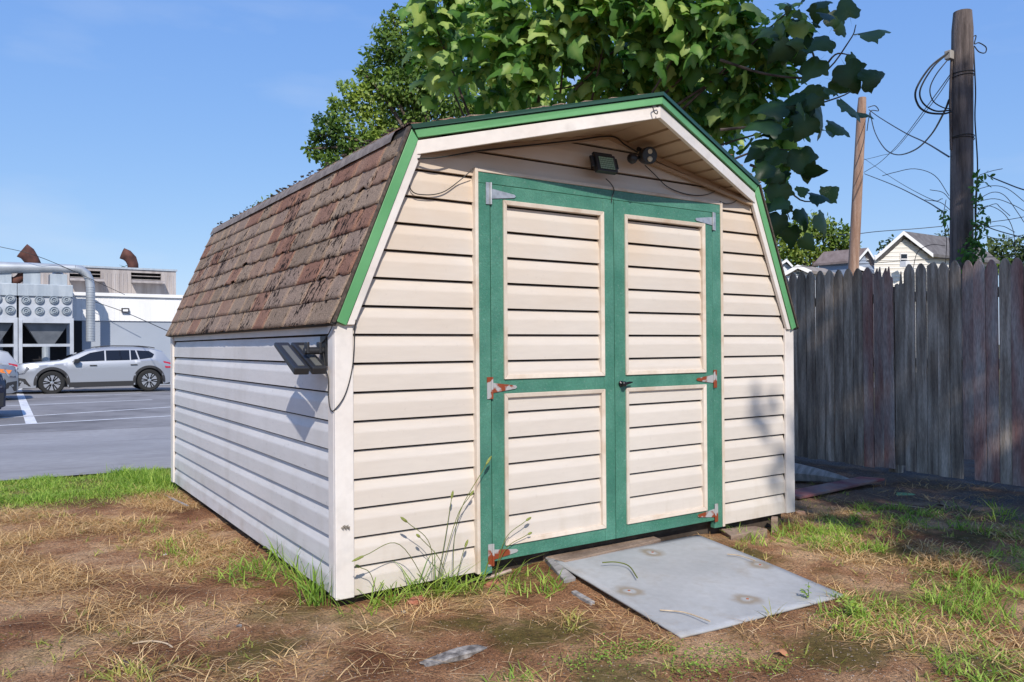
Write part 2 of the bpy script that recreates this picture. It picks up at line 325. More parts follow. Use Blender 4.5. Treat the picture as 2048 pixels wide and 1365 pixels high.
# ------------------------------------------------------------------ the shed
PCH = .125; W = 3.044; DEP = 3.58; EZ = 1.175; BX = .347; BZ = 2.03; AX = W / 2; AZ = 2.292; AY = -.405
shed = thing('shed', 'gambrel garden shed with cream vinyl siding, green double doors and worn brown shingle roof', 'shed', (W / 2, DEP / 2, 0))
def xl(z):   # left edge of the gable at height z
    if z <= EZ: return 0
    if z <= BZ: return (z - EZ) / (BZ - EZ) * BX
    return min(AX, BX + (z - BZ) / (AZ - .03 - BZ) * (AX - BX))
def siding_rows(mb, za, zb, ends, put, base=0):
    k = math.floor(za / PCH + 1e-6)
    while k * PCH < zb - 1e-4:
        z0 = k * PCH
        prof = [(.030, z0 + .0015), (0, z0), (0, z0 + .003), (.0012, z0 + .55 * PCH), (.0022, z0 + .60 * PCH), (.0060, z0 + .70 * PCH), (.0150, z0 + .93 * PCH), (.0158, z0 + .93 * PCH)]
        prof = [(d, z) for d, z in prof]
        q = []
        for d, z in prof: q.append((d, min(max(z, za), zb + (.006 if z > zb else 0)) if z > zb or z < za else z))
        vs = []; 
        L0, R0 = ends(q[0][1])[0], ends(q[0][1])[1]
        nseg = 14
        for d, z in q:
            a, b = ends(z)
            for i in range(nseg + 1):
                t = i / nseg; u = a + (b - a) * t
                wv = .0012 * noise.noise((u * 1.7, z * 3, base * 9 + 1))
                vs.append(put(u, d + base + wv, z))
        m = nseg + 1; fs = []
        for j in range(len(q) - 1):
            if abs(q[j][1] - q[j + 1][1]) < 1e-6 and q[j][1] in (za, zb) and j > 1: continue
            for i in range(nseg): fs.append((j * m + i, j * m + i + 1, (j + 1) * m + i + 1, (j + 1) * m + i))
        mb.add(vs, fs); k += 1
F_ = lambda u, d, z: (u, d, z)
S_ = lambda u, d, z: (d, u, z)
mb = MB()
siding_rows(mb, 0, 2.03, lambda z: (max(.072, xl(z) + .012), .684), F_)
siding_rows(mb, 0, 2.03, lambda z: (2.384, min(W - .072, W - xl(z) - .012)), F_)
siding_rows(mb, 1.90, 2.24, lambda z: (max(.684, xl(z) + .0), min(2.384, W - xl(z))) if z < 2.03 else (min(xl(z), AX - .001), max(W - xl(z), AX + .001)), F_)
mb.build('front_siding', SIDING, shed)
mb = MB(); siding_rows(mb, 0, EZ + .02, lambda z: (.072, DEP - .04), S_); mb.build('side_siding', SIDING_L, shed)
mb = MB(); siding_rows(mb, 0, EZ + .02, lambda z: (.072, DEP - .07), lambda u, d, z: (W - d, u, z)); mb.build('side_siding', SIDING, shed)
# solid wall core behind the vinyl, so no light leaks
core = [(.031, .031, .005), (W - .031, .031, .005), (W - .031, .031, EZ), (W - BX, .031, BZ - .02), (AX, .031, 2.215), (BX, .031, BZ - .02), (.031, .031, EZ)]
MB().prism(core, (0, DEP - .03, 0)).build('wall_core', DARKWOOD, shed)
MB().box(.05, W - .05, .05, DEP - .05, -.10, .004).build('floor_frame', DARKWOOD, shed)
for cx, cy in ((0, 0), (1, 0), (0, 1), (1, 1)):
    x0 = -.012 if cx == 0 else W - .072; x1 = .072 if cx == 0 else W + .012
    y0 = -.012 if cy == 0 else DEP - .072; y1 = .072 if cy == 0 else DEP + .012
    m = MB()
    if cy == 0:
        zb = .012
        m.box(x0, x1, y0, .006, -.004, EZ - .004)
        if cx == 0: m.box(x0, .006, .006, y1, .0, EZ - .004)
        else: m.box(W - .006, x1, .006, y1, .0, EZ - .004)
    else:
        m.box(x0, x1, DEP - .006, y1, -.004, EZ - .004)
        if cx == 0: m.box(x0, .006, y0, DEP - .006, .0, EZ - .004)
        else: m.box(W - .006, x1, y0, DEP - .006, 0, EZ - .004)
    m.build('corner_trim', WHITE, shed, bev=.004)

# --- door opening trim, doors
def bar(m, x0, x1, z0, z1, yf, yb=.012): m.box(x0, x1, yf, yb, z0, z1)
fr = MB(); bar(fr, .698, .7625, -.012, 1.8415, -.020); bar(fr, 2.2995, 2.368, -.006, 1.8415, -.020); bar(fr, .698, 2.368, 1.8425, 1.893, -.0195)
df = fr.build('door_frame', GREEN, shed, bev=.002)
cs = MB(); bar(cs, .680, .6975, -.006, 1.912, -.024); bar(cs, 2.3685, 2.388, -.006, 1.912, -.024); bar(cs, .6975, 2.3685, 1.8935, 1.912, -.0235)
cs.build('door_casing', CREAM, shed, bev=.003)
def door(xa, xb, hinge_right):
    wd = xb - xa; d = thing_part('door', shed, (xa if not hinge_right else xb, -.02, .9))
    sa, sb = (.070, .070) if not hinge_right else (.074, .064)
    y = -.022
    f = MB(); bar(f, xa, xa + sa, .041, 1.8405, y); bar(f, xb - sb, xb, .041, 1.8405, y)
    for z0, z1 in ((.041, .108), (.838, .907), (1.771, 1.8405)): bar(f, xa + sa, xb - sb, z0, z1, y + .0012)
    f.build('door_rail_and_stile', GREEN, d, bev=.0025)
    for z0, z1 in ((.108, .838), (.907, 1.771)):
        m = MB(); siding_rows(m, z0 + .012, z1 - .012, lambda z: (xa + sa + .012, xb - sb - .012), F_, base=-.012); m.build('door_panel', SIDING, d)
        t = MB(); q = .021; X0, X1 = xa + sa, xb - sb; yf = -.030
        for a, b in (((X0, z0), (X0, z1)), ((X1, z1), (X1, z0)), ((X0, z1), (X1, z1)), ((X1, z0), (X0, z0))):
            dx = 1 if a[0] < b[0] else -1 if a[0] > b[0] else 0; dz = 1 if a[1] < b[1] else -1 if a[1] > b[1] else 0
            ix, iz = dz * q, -dx * q   # inward
            A = [(a[0], yf, a[1]), (b[0], yf, b[1]), (b[0] + ix - dx * q, yf, b[1] + iz - dz * q), (a[0] + ix + dx * q, yf, a[1] + iz + dz * q)]
            A[2] = (A[2][0], yf + .004, A[2][2]); A[3] = (A[3][0], yf + .004, A[3][2])
            B = [(p[0], .008, p[2]) for p in A]
            t.hexa(A, B)
        t.build('panel_trim', CREAM, d, bev=.002)
    return d
def thing_part(name, parent, loc):
    o = bpy.data.objects.new(name, None); COL.objects.link(o); o.parent = parent; o.location = Vector(loc) - wloc(parent); o.empty_display_size = .1; return o
DL = door(.7655, 1.5365, False); DR = door(1.5405, 2.2965, True)
def hinge(d, xc, z, left, L=.135, rustlvl=0):
    s = 1 if left else -1; y = -.0225
    m = MB(); m.box(*(sorted((xc - s * .026, xc - s * .004))), y - .003, y + .001, z - .052, z + .052)
    m.tube([(xc, y - .006, z - .052), (xc, y - .006, z + .052)], .0055, 8)
    m.prism([(xc + s * .004, y - .004, z + .024), (xc + s * L, y - .004, z + .008), (xc + s * (L + .01), y - .004, z), (xc + s * L, y - .004, z - .008), (xc + s * .004, y - .004, z - .024)], (0, .0035, 0))
    o = m.build('hinge', [ZINC, ZINCR, RUST][rustlvl], d); return o
RUSTMIX = ZINCR
hinge(DL, .764, 1.80 - .005, True); hinge(DL, .764, .868, True, rustlvl=1); hinge(DL, .764, .075, True, rustlvl=1)
hinge(DR, 2.298, 1.79, False); hinge(DR, 2.298, .868, False, rustlvl=1); hinge(DR, 2.298, .085, False, rustlvl=1)
hd = MB(); hd.lathe([(.016, 0), (.016, .012), (.010, .014), (.010, .024), (.014, .028), (.014, .036), (.008, .040)], (1.578, -.022, .862), (0, -1, 0), 16)
hd.prism([(1.575, -.056, .870), (1.62, -.052, .874), (1.64, -.050, .872), (1.64, -.050, .866), (1.575, -.056, .852)], (0, .007, 0))
hd.build('door_handle', mat('dark chrome', (.05, .045, .05), rough=.25, metal=.8), DR, bev=.001)

# --- roof: gable boards
def lerp(a, b, t): return tuple(a[i] + (b[i] - a[i]) * t for i in range(3))
def mirror(p): return (W - p[0], p[1], p[2])
def strip(m, P, thick=(0, .02, 0)): m.prism(P, thick)
EDGEM = mat('shingle edge', (.05, .038, .03), (.11, .085, .065), scale=60, rough=.9); gt = MB(); wt = MB(); dk = MB()
for mir in (0, 1):
    f = mirror if mir else (lambda p: p)
    # lower slope boards (plane y=-.03)
    y = -.034
    nx_, nz_ = .927, -.375       # inward normal to the slope line (BX, BZ-EZ)
    def off(p, d): return (p[0] + nx_ * d, p[1], p[2] + nz_ * d)
    a = (-.010, y, 1.176); b = (BX - .002, y, 2.040)
    gt.prism([f(p) for p in (a, (b[0], y, b[2]), (BX + .030, y, BZ - .034), (off(a, .046)[0], y, off(a, .046)[2] + .0))], (0, .03, 0))
    a2 = (a[0] + .048, -.028, 1.162)
    wt.prism([f(p) for p in (a2, (BX + .026, -.028, 1.985), (BX + .052, -.028, 1.945), (.071, -.028, 1.162))], (0, .02, 0))
    # upper slope boards lean out to the ridge
    A0 = (BX - .006, y, 2.040); A1 = (AX, AY, AZ)
    g0, g1 = (BX + .010, y - .003, 2.0385), (AX, AY - .003, AZ - .006)
    gt.prism([f(p) for p in (g0, g1, (g1[0], g1[1], g1[2] - .036), (BX + .028, y - .003, 2.0385 - .034))], (0, .028, 0))
    w0, w1 = (BX + .024, y + .004, 1.992), (AX, AY + .012, AZ - .047)
    wt.prism([f(p) for p in (w0, w1, (AX, AY + .012, AZ - .107), (BX + .024, y + .004, 1.930))], (0, .022, 0))
    d0, d1 = (BX - .01, y - .008, 2.058), (AX, AY - .012, AZ + .016)
    dk.prism([f(p) for p in (d0, d1, (d1[0], d1[1], d1[2] - .018), (BX + .002, y - .008, 2.040))], (0, .03, 0))
    MB().prism([f(p) for p in ((-.030, y - .006, 1.174), (BX - .018, y - .006, 2.05), (BX - .008, y - .006, 2.044), (-.0175, y - .006, 1.172))], (0, .03, 0)).build('shingle_edge', EDGEM, shed)
gt.build('green_rake_trim', BRIGHTG, shed, bev=.002); wt.build('rake_board', WHITE, shed, bev=.002); dk.build('drip_edge', DARKG, shed);
# soffit: boards under the prow, running across to the wall
sf = MB()
for mir in (0, 1):
    f = mirror if mir else (lambda p: p)
    n = 9
    for i in range(n):
        t0 = i / n; t1 = (i + 1) / n
        def S(t, inner, dz):
            x = BX + .02 + (AX - BX - .02) * t; z = 1.945 + (2.196 - 1.945) * t
            return (x, (-.004 + (AY + .046) * t) * (1 - inner) + .012 * inner, z + dz)
        g_ = .085 / n
        sf.hexa([f(p) for p in (S(t0 + g_ * .9, 0, 0), S(t1 - g_ * .1, 0, -.006), S(t1 - g_ * .1, 1, -.006), S(t0 + g_ * .9, 1, 0))], [f(p) for p in (S(t0 + g_ * .9, 0, .012), S(t1 - g_ * .1, 0, .012), S(t1 - g_ * .1, 1, .012), S(t0 + g_ * .9, 1, .012))])
    sf.prism([f(p) for p in ((BX + .03, -.002, 1.945), (AX, -.002, 2.192), (AX, -.002, 2.166), (BX + .05, -.002, 1.922))], (0, -.012, 0))
sf.build('soffit', SOFFIT, shed)
# --- roof decks and shingles
def shingle_mat():
    m = mat('asphalt shingle', (.085, .068, .056), (.175, .145, .115), scale=9, rough=.95, bump=.8, bscale=420, dist=.003, spec=.15)
    n = m.node_tree; nd = n.nodes; L = n.links; b = nd['Principled BSDF']
    at = nd.new('ShaderNodeAttribute'); at.attribute_name = 'tint'
    cr = nd.new('ShaderNodeValToRGB'); e = cr.color_ramp.elements; e[0].position = 0; e[0].color = (.225, .165, .12, 1); e[1].position = 1; e[1].color = (.235, .125, .088, 1)
    for p, c in ((.3, (.29, .215, .16)), (.55, (.26, .19, .15)), (.72, (.28, .185, .135)), (.86, (.25, .145, .105))): k = e.new(p); k.color = (*c, 1)
    L.new(at.outputs['Fac'], cr.inputs[0])
    tc = nd.new('ShaderNodeTexCoord'); gn = nd.new('ShaderNodeTexNoise'); gn.inputs['Scale'].default_value = 160; gn.inputs['Detail'].default_value = 4; L.new(tc.outputs['Object'], gn.inputs['Vector'])
    mr = nd.new('ShaderNodeMapRange'); mr.inputs[1].default_value = .3; mr.inputs[2].default_value = .7; mr.inputs[3].default_value = .55; mr.inputs[4].default_value = 1.45; L.new(gn.outputs['Fac'], mr.inputs[0])
    vm = nd.new('ShaderNodeVectorMath'); vm.operation = 'SCALE'; L.new(cr.outputs[0], vm.inputs[0]); L.new(mr.outputs[0], vm.inputs['Scale'])
    # bare felt where the granules have flaked away
    mp = nd.new('ShaderNodeMapping'); mp.inputs['Scale'].default_value = (1, 1.5, .8); L.new(tc.outputs['Object'], mp.inputs[0])
    c1 = nd.new('ShaderNodeTexNoise'); c1.inputs['Scale'].default_value = 30; c1.inputs['Detail'].default_value = 4; c1.inputs['Roughness'].default_value = .6; L.new(mp.outputs[0], c1.inputs['Vector'])
    c2 = nd.new('ShaderNodeTexNoise'); c2.inputs['Scale'].default_value = 3.2; c2.inputs['Detail'].default_value = 2; L.new(tc.outputs['Object'], c2.inputs['Vector'])
    ad = nd.new('ShaderNodeMath'); ad.operation = 'MULTIPLY_ADD'; ad.inputs[1].default_value = .55; L.new(c2.outputs['Fac'], ad.inputs[0]); L.new(c1.outputs['Fac'], ad.inputs[2])
    mk = nd.new('ShaderNodeMapRange'); mk.inputs[1].default_value = .885; mk.inputs[2].default_value = .90; L.new(ad.outputs[0], mk.inputs[0])
    mx = nd.new('ShaderNodeMix'); mx.data_type = 'RGBA'; L.new(mk.outputs[0], mx.inputs[0]); L.new(vm.outputs[0], mx.inputs[6]); mx.inputs[7].default_value = (.022, .014, .011, 1)
    L.new(mx.outputs[2], b.inputs['Base Color']); return m
SHING = shingle_mat()
def shingles(name, O, U, A, lenU, lenA, rows, parent, damage=1, seed=0, front=None):
    O, U, A = (np.array(v, float) for v in (O, U, A)); U /= np.linalg.norm(U); A /= np.linalg.norm(A); N = np.cross(A, U)
    if N[2] < 0: N = -N
    V = []; F = []; T = []; r = random.Random(seed); ex = lenU / rows
    for i in range(rows):
        s0 = front(i * ex) if front else 0
        a = s0 - r.random() * .12; u0 = i * ex
        while a < lenA:
            wd = r.choice([.2, .25, .28, .3, .33]) ; a1 = min(a + wd, lenA); aa = max(a, s0); 
            if a1 - aa < .02: a = a1; continue
            tint = r.random(); nu, na = 5, max(2, int((a1 - aa) / .03)); k0 = len(V); gap = .0036
            dm = max(0, noise.noise((a * 1.5 + seed * 9, u0 * 3.5, 1)) + .25) * damage * (1.6 if i > 1 else .5)
            for ju in range(nu + 1):
                tu = ju / nu
                for ja in range(na + 1):
                    ta = ja / na; al = aa + gap + (a1 - aa - 2 * gap) * ta; ul = u0 + (ex * 1.06) * tu
                    n1 = noise.noise((al * 16, ul * 16, seed))
                    if ju == 0: ul += (.005 * noise.noise((al * 25, i, 3)) + dm * .045 * max(0, noise.noise((al * 22, i * 3.3, 5)))) 
                    h = .0068 * (1 - tu) + .0014 * tu + dm * .026 * max(0, n1) * (1 - tu * .7) + .002 * noise.noise((al * 3, ul * 5, 2))
                    V.append(O + U * ul + A * al + N * h); T.append(min(1, max(0, tint + .1 * noise.noise((al * 5, ul * 5, 1)))))
            m_ = na + 1
            for ju in range(nu):
                for ja in range(na): q = k0 + ju * m_ + ja; F.append((q, q + 1, q + m_ + 1, q + m_))
            # butt edge
            kb = len(V)
            for ja in range(na + 1): V.append(np.array(V[k0 + ja]) - N * .0058); T.append(tint)
            for ja in range(na): F.append((kb + ja, kb + ja + 1, k0 + ja + 1, k0 + ja))
            for col in (0, na):
                for ju in range(nu):
                    kk = len(V); p, q = V[k0 + ju * m_ + col], V[k0 + (ju + 1) * m_ + col]
                    V += [p - N * .005, q - N * .005]; T += [tint, tint]; F.append((k0 + ju * m_ + col, k0 + (ju + 1) * m_ + col, kk + 1, kk))
            a = a1
    return npmesh(name, V, F, SHING, parent, T)
LS = math.hypot(BX + .03 - 0 + .0, 2.048 - 1.168)
eO = (-.038, -.034, 1.166); eU = (BX - .010 + .038, 0, 2.052 - 1.166)
roof = MB().hexa([(-.036, -.030, 1.164), (BX - .008, -.030, 2.050), (BX + .02, -.030, 2.040), (-.012, -.030, 1.158)], [(-.036, DEP + .04, 1.164), (BX - .008, DEP + .04, 2.050), (BX + .02, DEP + .04, 2.040), (-.012, DEP + .04, 1.158)])
roof.hexa([mirror((-.036, -.030, 1.164)), mirror((BX - .008, -.030, 2.050)), mirror((BX + .02, -.030, 2.040)), mirror((-.012, -.030, 1.158))], [mirror((-.036, DEP + .04, 1.164)), mirror((BX - .008, DEP + .04, 2.050)), mirror((BX + .02, DEP + .04, 2.040)), mirror((-.012, DEP + .04, 1.158))])
for f in ((lambda p: p), mirror):
    roof.add([f(p) for p in ((BX - .01, -.035, 2.056), (AX, AY - .008, AZ + .012), (AX, DEP + .04, AZ + .012), (BX - .01, DEP + .04, 2.056), (BX - .01, -.035, 2.044), (AX, AY - .008, AZ - .002), (AX, DEP + .04, AZ - .002), (BX - .01, DEP + .04, 2.044))], [(0, 1, 2, 3), (4, 7, 6, 5), (0, 4, 5, 1), (1, 5, 6, 2), (2, 6, 7, 3), (3, 7, 4, 0)])
rf = roof.build('roof', mat('roof felt', (.03, .027, .025), rough=.9), shed)
eL = math.hypot(eU[0], eU[2])
shingles('shingle_slope', eO, eU, (0, 1, 0), eL - .05, DEP + .09, 8, rf, 1, 3)
shingles('shingle_slope', mirror(eO), (-eU[0], 0, eU[2]), (0, 1, 0), eL - .05, DEP + .09, 8, rf, .5, 5)
uL = math.hypot(AX - BX + .01, AZ - 2.044)
for sgn in (0, 1):
    O = (BX - .02, 0, 2.056); U = (AX - BX + .02, 0, AZ + .014 - 2.056)
    if sgn: O = mirror(O); U = (-U[0], 0, U[2])
    shingles('shingle_slope', O, U, (0, 1, 0), uL + .02, DEP + .06, 9, rf, 1.6, 11 + sgn, front=lambda u: -.045 - (.405 - .04) * (u / uL))
# grey strip bent over the break
fl = MB(); ring = []
pth = []
r_ = random.Random(4)
for j in range(60):
    y = .10 + (DEP - .06) * j / 59
    e = .004 * noise.noise((y * 6, 1, 2))
    pth.append([(BX - .044 + e, y, 2.005), (BX - .036, y, 2.030), (BX - .016, y, 2.066), (BX + .03, y, 2.082), (BX + .10, y, 2.098)])
vs = [p for row in pth for p in row]; fs = [(j * 5 + i, j * 5 + i + 1, (j + 1) * 5 + i + 1, (j + 1) * 5 + i) for j in range(59) for i in range(4)]
npmesh('ridge_strip', vs, fs, mat('grey mineral strip', (.15, .125, .115), (.25, .215, .195), scale=20, rough=.95, bump=.5, bscale=300, dist=.002), rf, smooth=True)
# debris along the break: bits of bark and leaf litter
dbm = MB()
for i in range(150):
    y = random.uniform(.2, DEP); x = BX + random.uniform(-.01, .05); z = 2.082 + random.random() * .012; s = random.uniform(.003, .012)
    a = random.random() * 6.28
    dbm.prism([(x + s * math.cos(a + k), y + s * 1.6 * math.sin(a + k), z) for k in (0, 2, 4)], (0, 0, s * .7))
dbo = dbm.build('roof_litter', mat('dry litter', (.02, .018, .012), (.06, .045, .03), scale=30, rough=.95)); tag(dbo, 'crumbs of bark and leaf litter lying along the top edge of the shed roof', 'litter', kind='stuff')
# bent hook on the fascia
hk = MB(); hk.tube(spline([(1.50, -.400, 2.232), (1.482, -.402, 2.234), (1.462, -.404, 2.228), (1.464, -.404, 2.214), (1.470, -.406, 2.198), (1.478, -.412, 2.192), (1.486, -.408, 2.197), (1.488, -.408, 2.208)]), .0028, 6)
tag(hk.build('hook', CABLE), 'small bent wire hook screwed to the white board at the gable peak', 'hook')

# ------------------------------------------------------------------ lamps and cables on the shed
t = thing('security_light', 'black twin head LED light on the white left wall beside the shed corner', 'wall lamp', (0, .14, 1.05))
m = MB(); m.box(-.010, .0, .10, .17, .985, 1.115); m.tube([(-.010, .125, 1.052), (-.098, .125, 1.052)], .016, 12); m.build('bracket', DGREY, t, bev=.002)
for px in (-.030, -.085): MB().box(px - .006, px + .006, .105, .145, 1.04, 1.090).build('wing_nut', DGREY, t, bev=.003)
for x0 in (-.092, -.168):
    m = MB(); pl = MB(); X = np.array((.066, 0, 0)); a = np.array((x0, .035, .982)); b = np.array((x0, .32, 1.092)); ax = unit(b - a); nn = np.array((0, -ax[2], ax[1]))
    m.hexa([a - nn * .034, b - nn * .020, b - nn * .020 + X, a - nn * .034 + X], [a, b, b + X, a + X]); h = m.build('lamp_head', DGREY, t, bev=.006)
    a2 = a + ax * .02; b2 = b - ax * .05; o1 = np.array((.020, 0, 0)); o2 = np.array((.048, 0, 0))
    pl.hexa([a2 + o1 - nn * .002, b2 + o1 - nn * .002, b2 + o2 - nn * .002, a2 + o2 - nn * .002], [a2 + o1 + nn * .0025, b2 + o1 + nn * .0025, b2 + o2 + nn * .0025, a2 + o2 + nn * .0025]); pl.build('light_panel', LENS, h)
t = thing('floodlight', 'square black LED floodlight with a grid of green tinted diodes, under the gable soffit', 'floodlight', (1.42, -.05, 2.0))
c = np.array((1.425, -.09, 2.005)); uu = np.array((.985, -.05, .0)); vv = np.array((0, .30, .955)); nn = np.cross(uu, vv)   # faces down and out
def fq(m, cx, cz, hw, hh, d0, d1):
    A = [c + uu * (cx + sx * hw) + vv * (cz + sz * hh) for sx, sz in ((-1, -1), (1, -1), (1, 1), (-1, 1))]
    m.hexa([p + nn * d0 for p in A], [p + nn * d1 for p in A])
m = MB(); fq(m, 0, 0, .066, .048, -.02, .012); fq(m, -.076, .012, .012, .030, -.014, .0); fq(m, .076, .012, .012, .030, -.014, .0); fq(m, 0, .056, .062, .01, -.02, .0)
m.box(1.40, 1.45, -.085, -.001, 1.992, 2.02); m.build('housing', BLACK, t, bev=.004)
m = MB(); fq(m, 0, -.002, .048, .034, .012, .0135); m.build('glass', mat('floodlight glass', (.10, .13, .10), rough=.15), t)
m = MB()
for i in range(9):
    for j in range(6): fq(m, -.042 + i * .0105, -.032 + j * .0118, .0036, .0040, .0135, .0150)
m.build('diode_grid', mat('led diodes', (.30, .42, .28), rough=.4), t)
m = MB(); fq(m, .052, -.002, .0015, .036, .012, .015); m.build('bright_edge', LENS, t)
t = thing('spotlight', 'small black spotlight with two round lenses and a motion sensor, fixed under the soffit', 'spotlight', (1.68, -.06, 2.10))
m = MB(); m.lathe([(.02, -.02), (.040, -.012), (.046, .012), (.046, .045), (.041, .05)], (1.712, -.085, 2.083), (-.25, -.93, -.12), 24); m.tube([(1.712, -.085, 2.10), (1.71, -.03, 2.135)], .012, 8); m.build('lamp_body', BLACK, t, smooth=True)
for dz in (.020, -.020):
    p = np.array((1.712, -.085, 2.083)) + np.array((-.25, -.93, -.12)) * .05 + np.array((0, 0, dz))
    MB().lathe([(.0145, 0), (.0145, .003), (.010, .006), (.002, .007)], p, (-.25, -.93, -.12), 16).build('lens', mat('warm lens', (.55, .50, .38), rough=.25), t, smooth=True)
m = MB(); m.tube([(1.69, -.08, 2.075), (1.625, -.085, 2.060)], .009, 8); m.lathe([(.012, -.028), (.026, -.01), (.027, .012), (.018, .024), (.004, .03)], (1.612, -.088, 2.058), (-.3, -.8, -.45), 16); m.build('sensor', BLACK, t, smooth=True)
def cable(label, pts, r=.003, name='cable', m_=CABLE, group=None, cat='cable'):
    return tag(MB().tube(spline(pts, 6), r, 6).build(name, m_, smooth=True), label, cat, group)
def w0(px, py, d=-.012): return at_y(px, py, d)
cable('black wire looping from the green eave over the left corner trim', [at_x(668, 645, -.03), at_x(655, 672, -.02), at_x(642, 690, -.01), (-.03, .15, 1.045)], .0025)
cable('thin black wire hanging down beside the corner and back up to the wall lamp', [(-.02, .10, 1.04), (-.015, .085, .97), at_x(657, 760, -.016), at_x(657, 795, -.016), at_x(662, 821, -.016), at_y(672, 817, -.018), at_y(690, 790, -.018), at_y(703, 745, -.016), at_y(708, 700, -.016), at_y(709, 662, -.016), at_y(712, 640, -.03)], .0024)
cable('thin black wire drooping across the siding at the left of the door head', [w0(812, 330), w0(822, 380), w0(850, 390), w0(885, 385), w0(915, 365), w0(943, 341, -.03)], .0025)
cable('black wire run along the left soffit edge up to the gable spotlight', [at_y(835, 318, -.03), at_y(880, 315, -.05), at_y(960, 302, -.02), at_y(1060, 291, -.016), at_y(1150, 281, -.016), at_y(1222, 273, -.016), at_y(1250, 290, -.016), at_y(1275, 305, -.03)], .004)
cable('thick black cable from the spotlight down the right soffit edge', [at_y(1296, 318, -.035), at_y(1340, 342, -.014), at_y(1400, 368, -.014), at_y(1450, 388, -.014), at_y(1505, 408, -.014)], .0042)
cable('thin black wire sagging from the spotlight along the gable siding', [w0(1290, 331, -.03), w0(1310, 350), w0(1335, 374), w0(1370, 388), w0(1405, 391), w0(1430, 383), w0(1440, 374)], .0027)
cable('short black wire loop at the right end of the soffit', [w0(1474, 384), w0(1476, 395), w0(1468, 405), w0(1452, 408), w0(1440, 403)], .0025)
cable('black wire dropping from the floodlight over the door head', [w0(1212, 358, -.05), w0(1222, 368, -.03), w0(1228, 380, -.028), w0(1224, 395, -.028), w0(1223, 405, -.028)], .0025)
gray = MB(); gray.prism([at_y(1296, 322, -.012), at_y(1500, 407, -.012), at_y(1500, 412, -.012), at_y(1296, 328, -.012)], (0, -.02, 0)); gray.build('gable_channel', SOFFIT, shed)
m = MB()
for k in range(5):
    p = at_y(682 + k * 3, 1056 - (k % 2) * 3, -.016); m.prism([p, p + np.array((.012, 0, .004)), p + np.array((.008, -.004, -.008))], (0, -.004, .002))
tag(m.build('dry_leaf', mat('dry leaf scrap', (.12, .10, .08), (.3, .27, .22), scale=40, rough=.9)), 'shrivelled grey scrap stuck to the lower left corner trim', 'leaf')

# ------------------------------------------------------------------ boards and rubble
SHEET = mat('grey plastic sheet', (.33, .335, .34), (.42, .425, .43), scale=2.2, rough=.55, fine=.05, bump=.15, bscale=60, dist=.002, spec=.35)
DIRT = mat('mud on sheet', (.16, .13, .09), (.30, .26, .2), scale=30, rough=.95)
A, B, C_, D_ = at_z(1108, 1121, -.004), at_z(1396, 1070, -.020), at_z(1690, 1190, -.068), at_z(1362, 1273, -.050)
A_ramp, B_ramp, D_ramp = A, B, D_
rp = thing('ramp_sheet', 'large square grey sheet lying as a ramp in front of the green doors', 'ramp', tuple((A + C_) / 2))
n = 24; V = []; F = []
for j in range(n + 1):
    for i in range(n + 1):
        s_, t_ = i / n, j / n; p = (A * (1 - s_) + B * s_) * (1 - t_) + (D_ * (1 - s_) + C_ * s_) * t_
        V.append(p + np.array((0, 0, .006 * noise.noise((s_ * 2.5, t_ * 2.5, 8)) - .0)))
k = n + 1
for j in range(n):
    for i in range(n): F.append((j * k + i, j * k + i + 1, (j + 1) * k + i + 1, (j + 1) * k + i))
so_ = npmesh('sheet', V, F, SHEET, rp, smooth=True); sd = so_.modifiers.new('solid', 'SOLIDIFY'); sd.thickness = .009; sd.offset = -1
if (np.cross(V[1] - V[0], V[k] - V[0]))[2] < 0: so_.data.flip_normals()
PLUGS = []
for px, py in ((1305, 1105), (1520, 1132), (1258, 1182), (1495, 1199)):
    p = at_z(px, py, -.02)
    for _ in range(4):
        s_ = None
        T_ = np.linalg.lstsq(np.stack([B - A, D_ - A], 1)[:2], (p - A)[:2], rcond=None)[0]; z = ((A * (1 - T_[0]) + B * T_[0]) * (1 - T_[1]) + (D_ * (1 - T_[0]) + C_ * T_[0]) * T_[1])[2]; p = at_z(px, py, z)
    p[2] += .006 * noise.noise((T_[0] * 2.5, T_[1] * 2.5, 8)); PLUGS.append(p - np.array(rp.location))
    Q = MB(); Q.lathe([(.022, -.003), (.021, .0015), (.006, .002)], p, (0, 0, 1), 4); Q.build('plug', SHEET, rp); Q = MB(); Q.lathe([(.007, .001), (.006, .0045)], p, (0, 0, 1), 8); Q.build('bolt', RUST, rp)
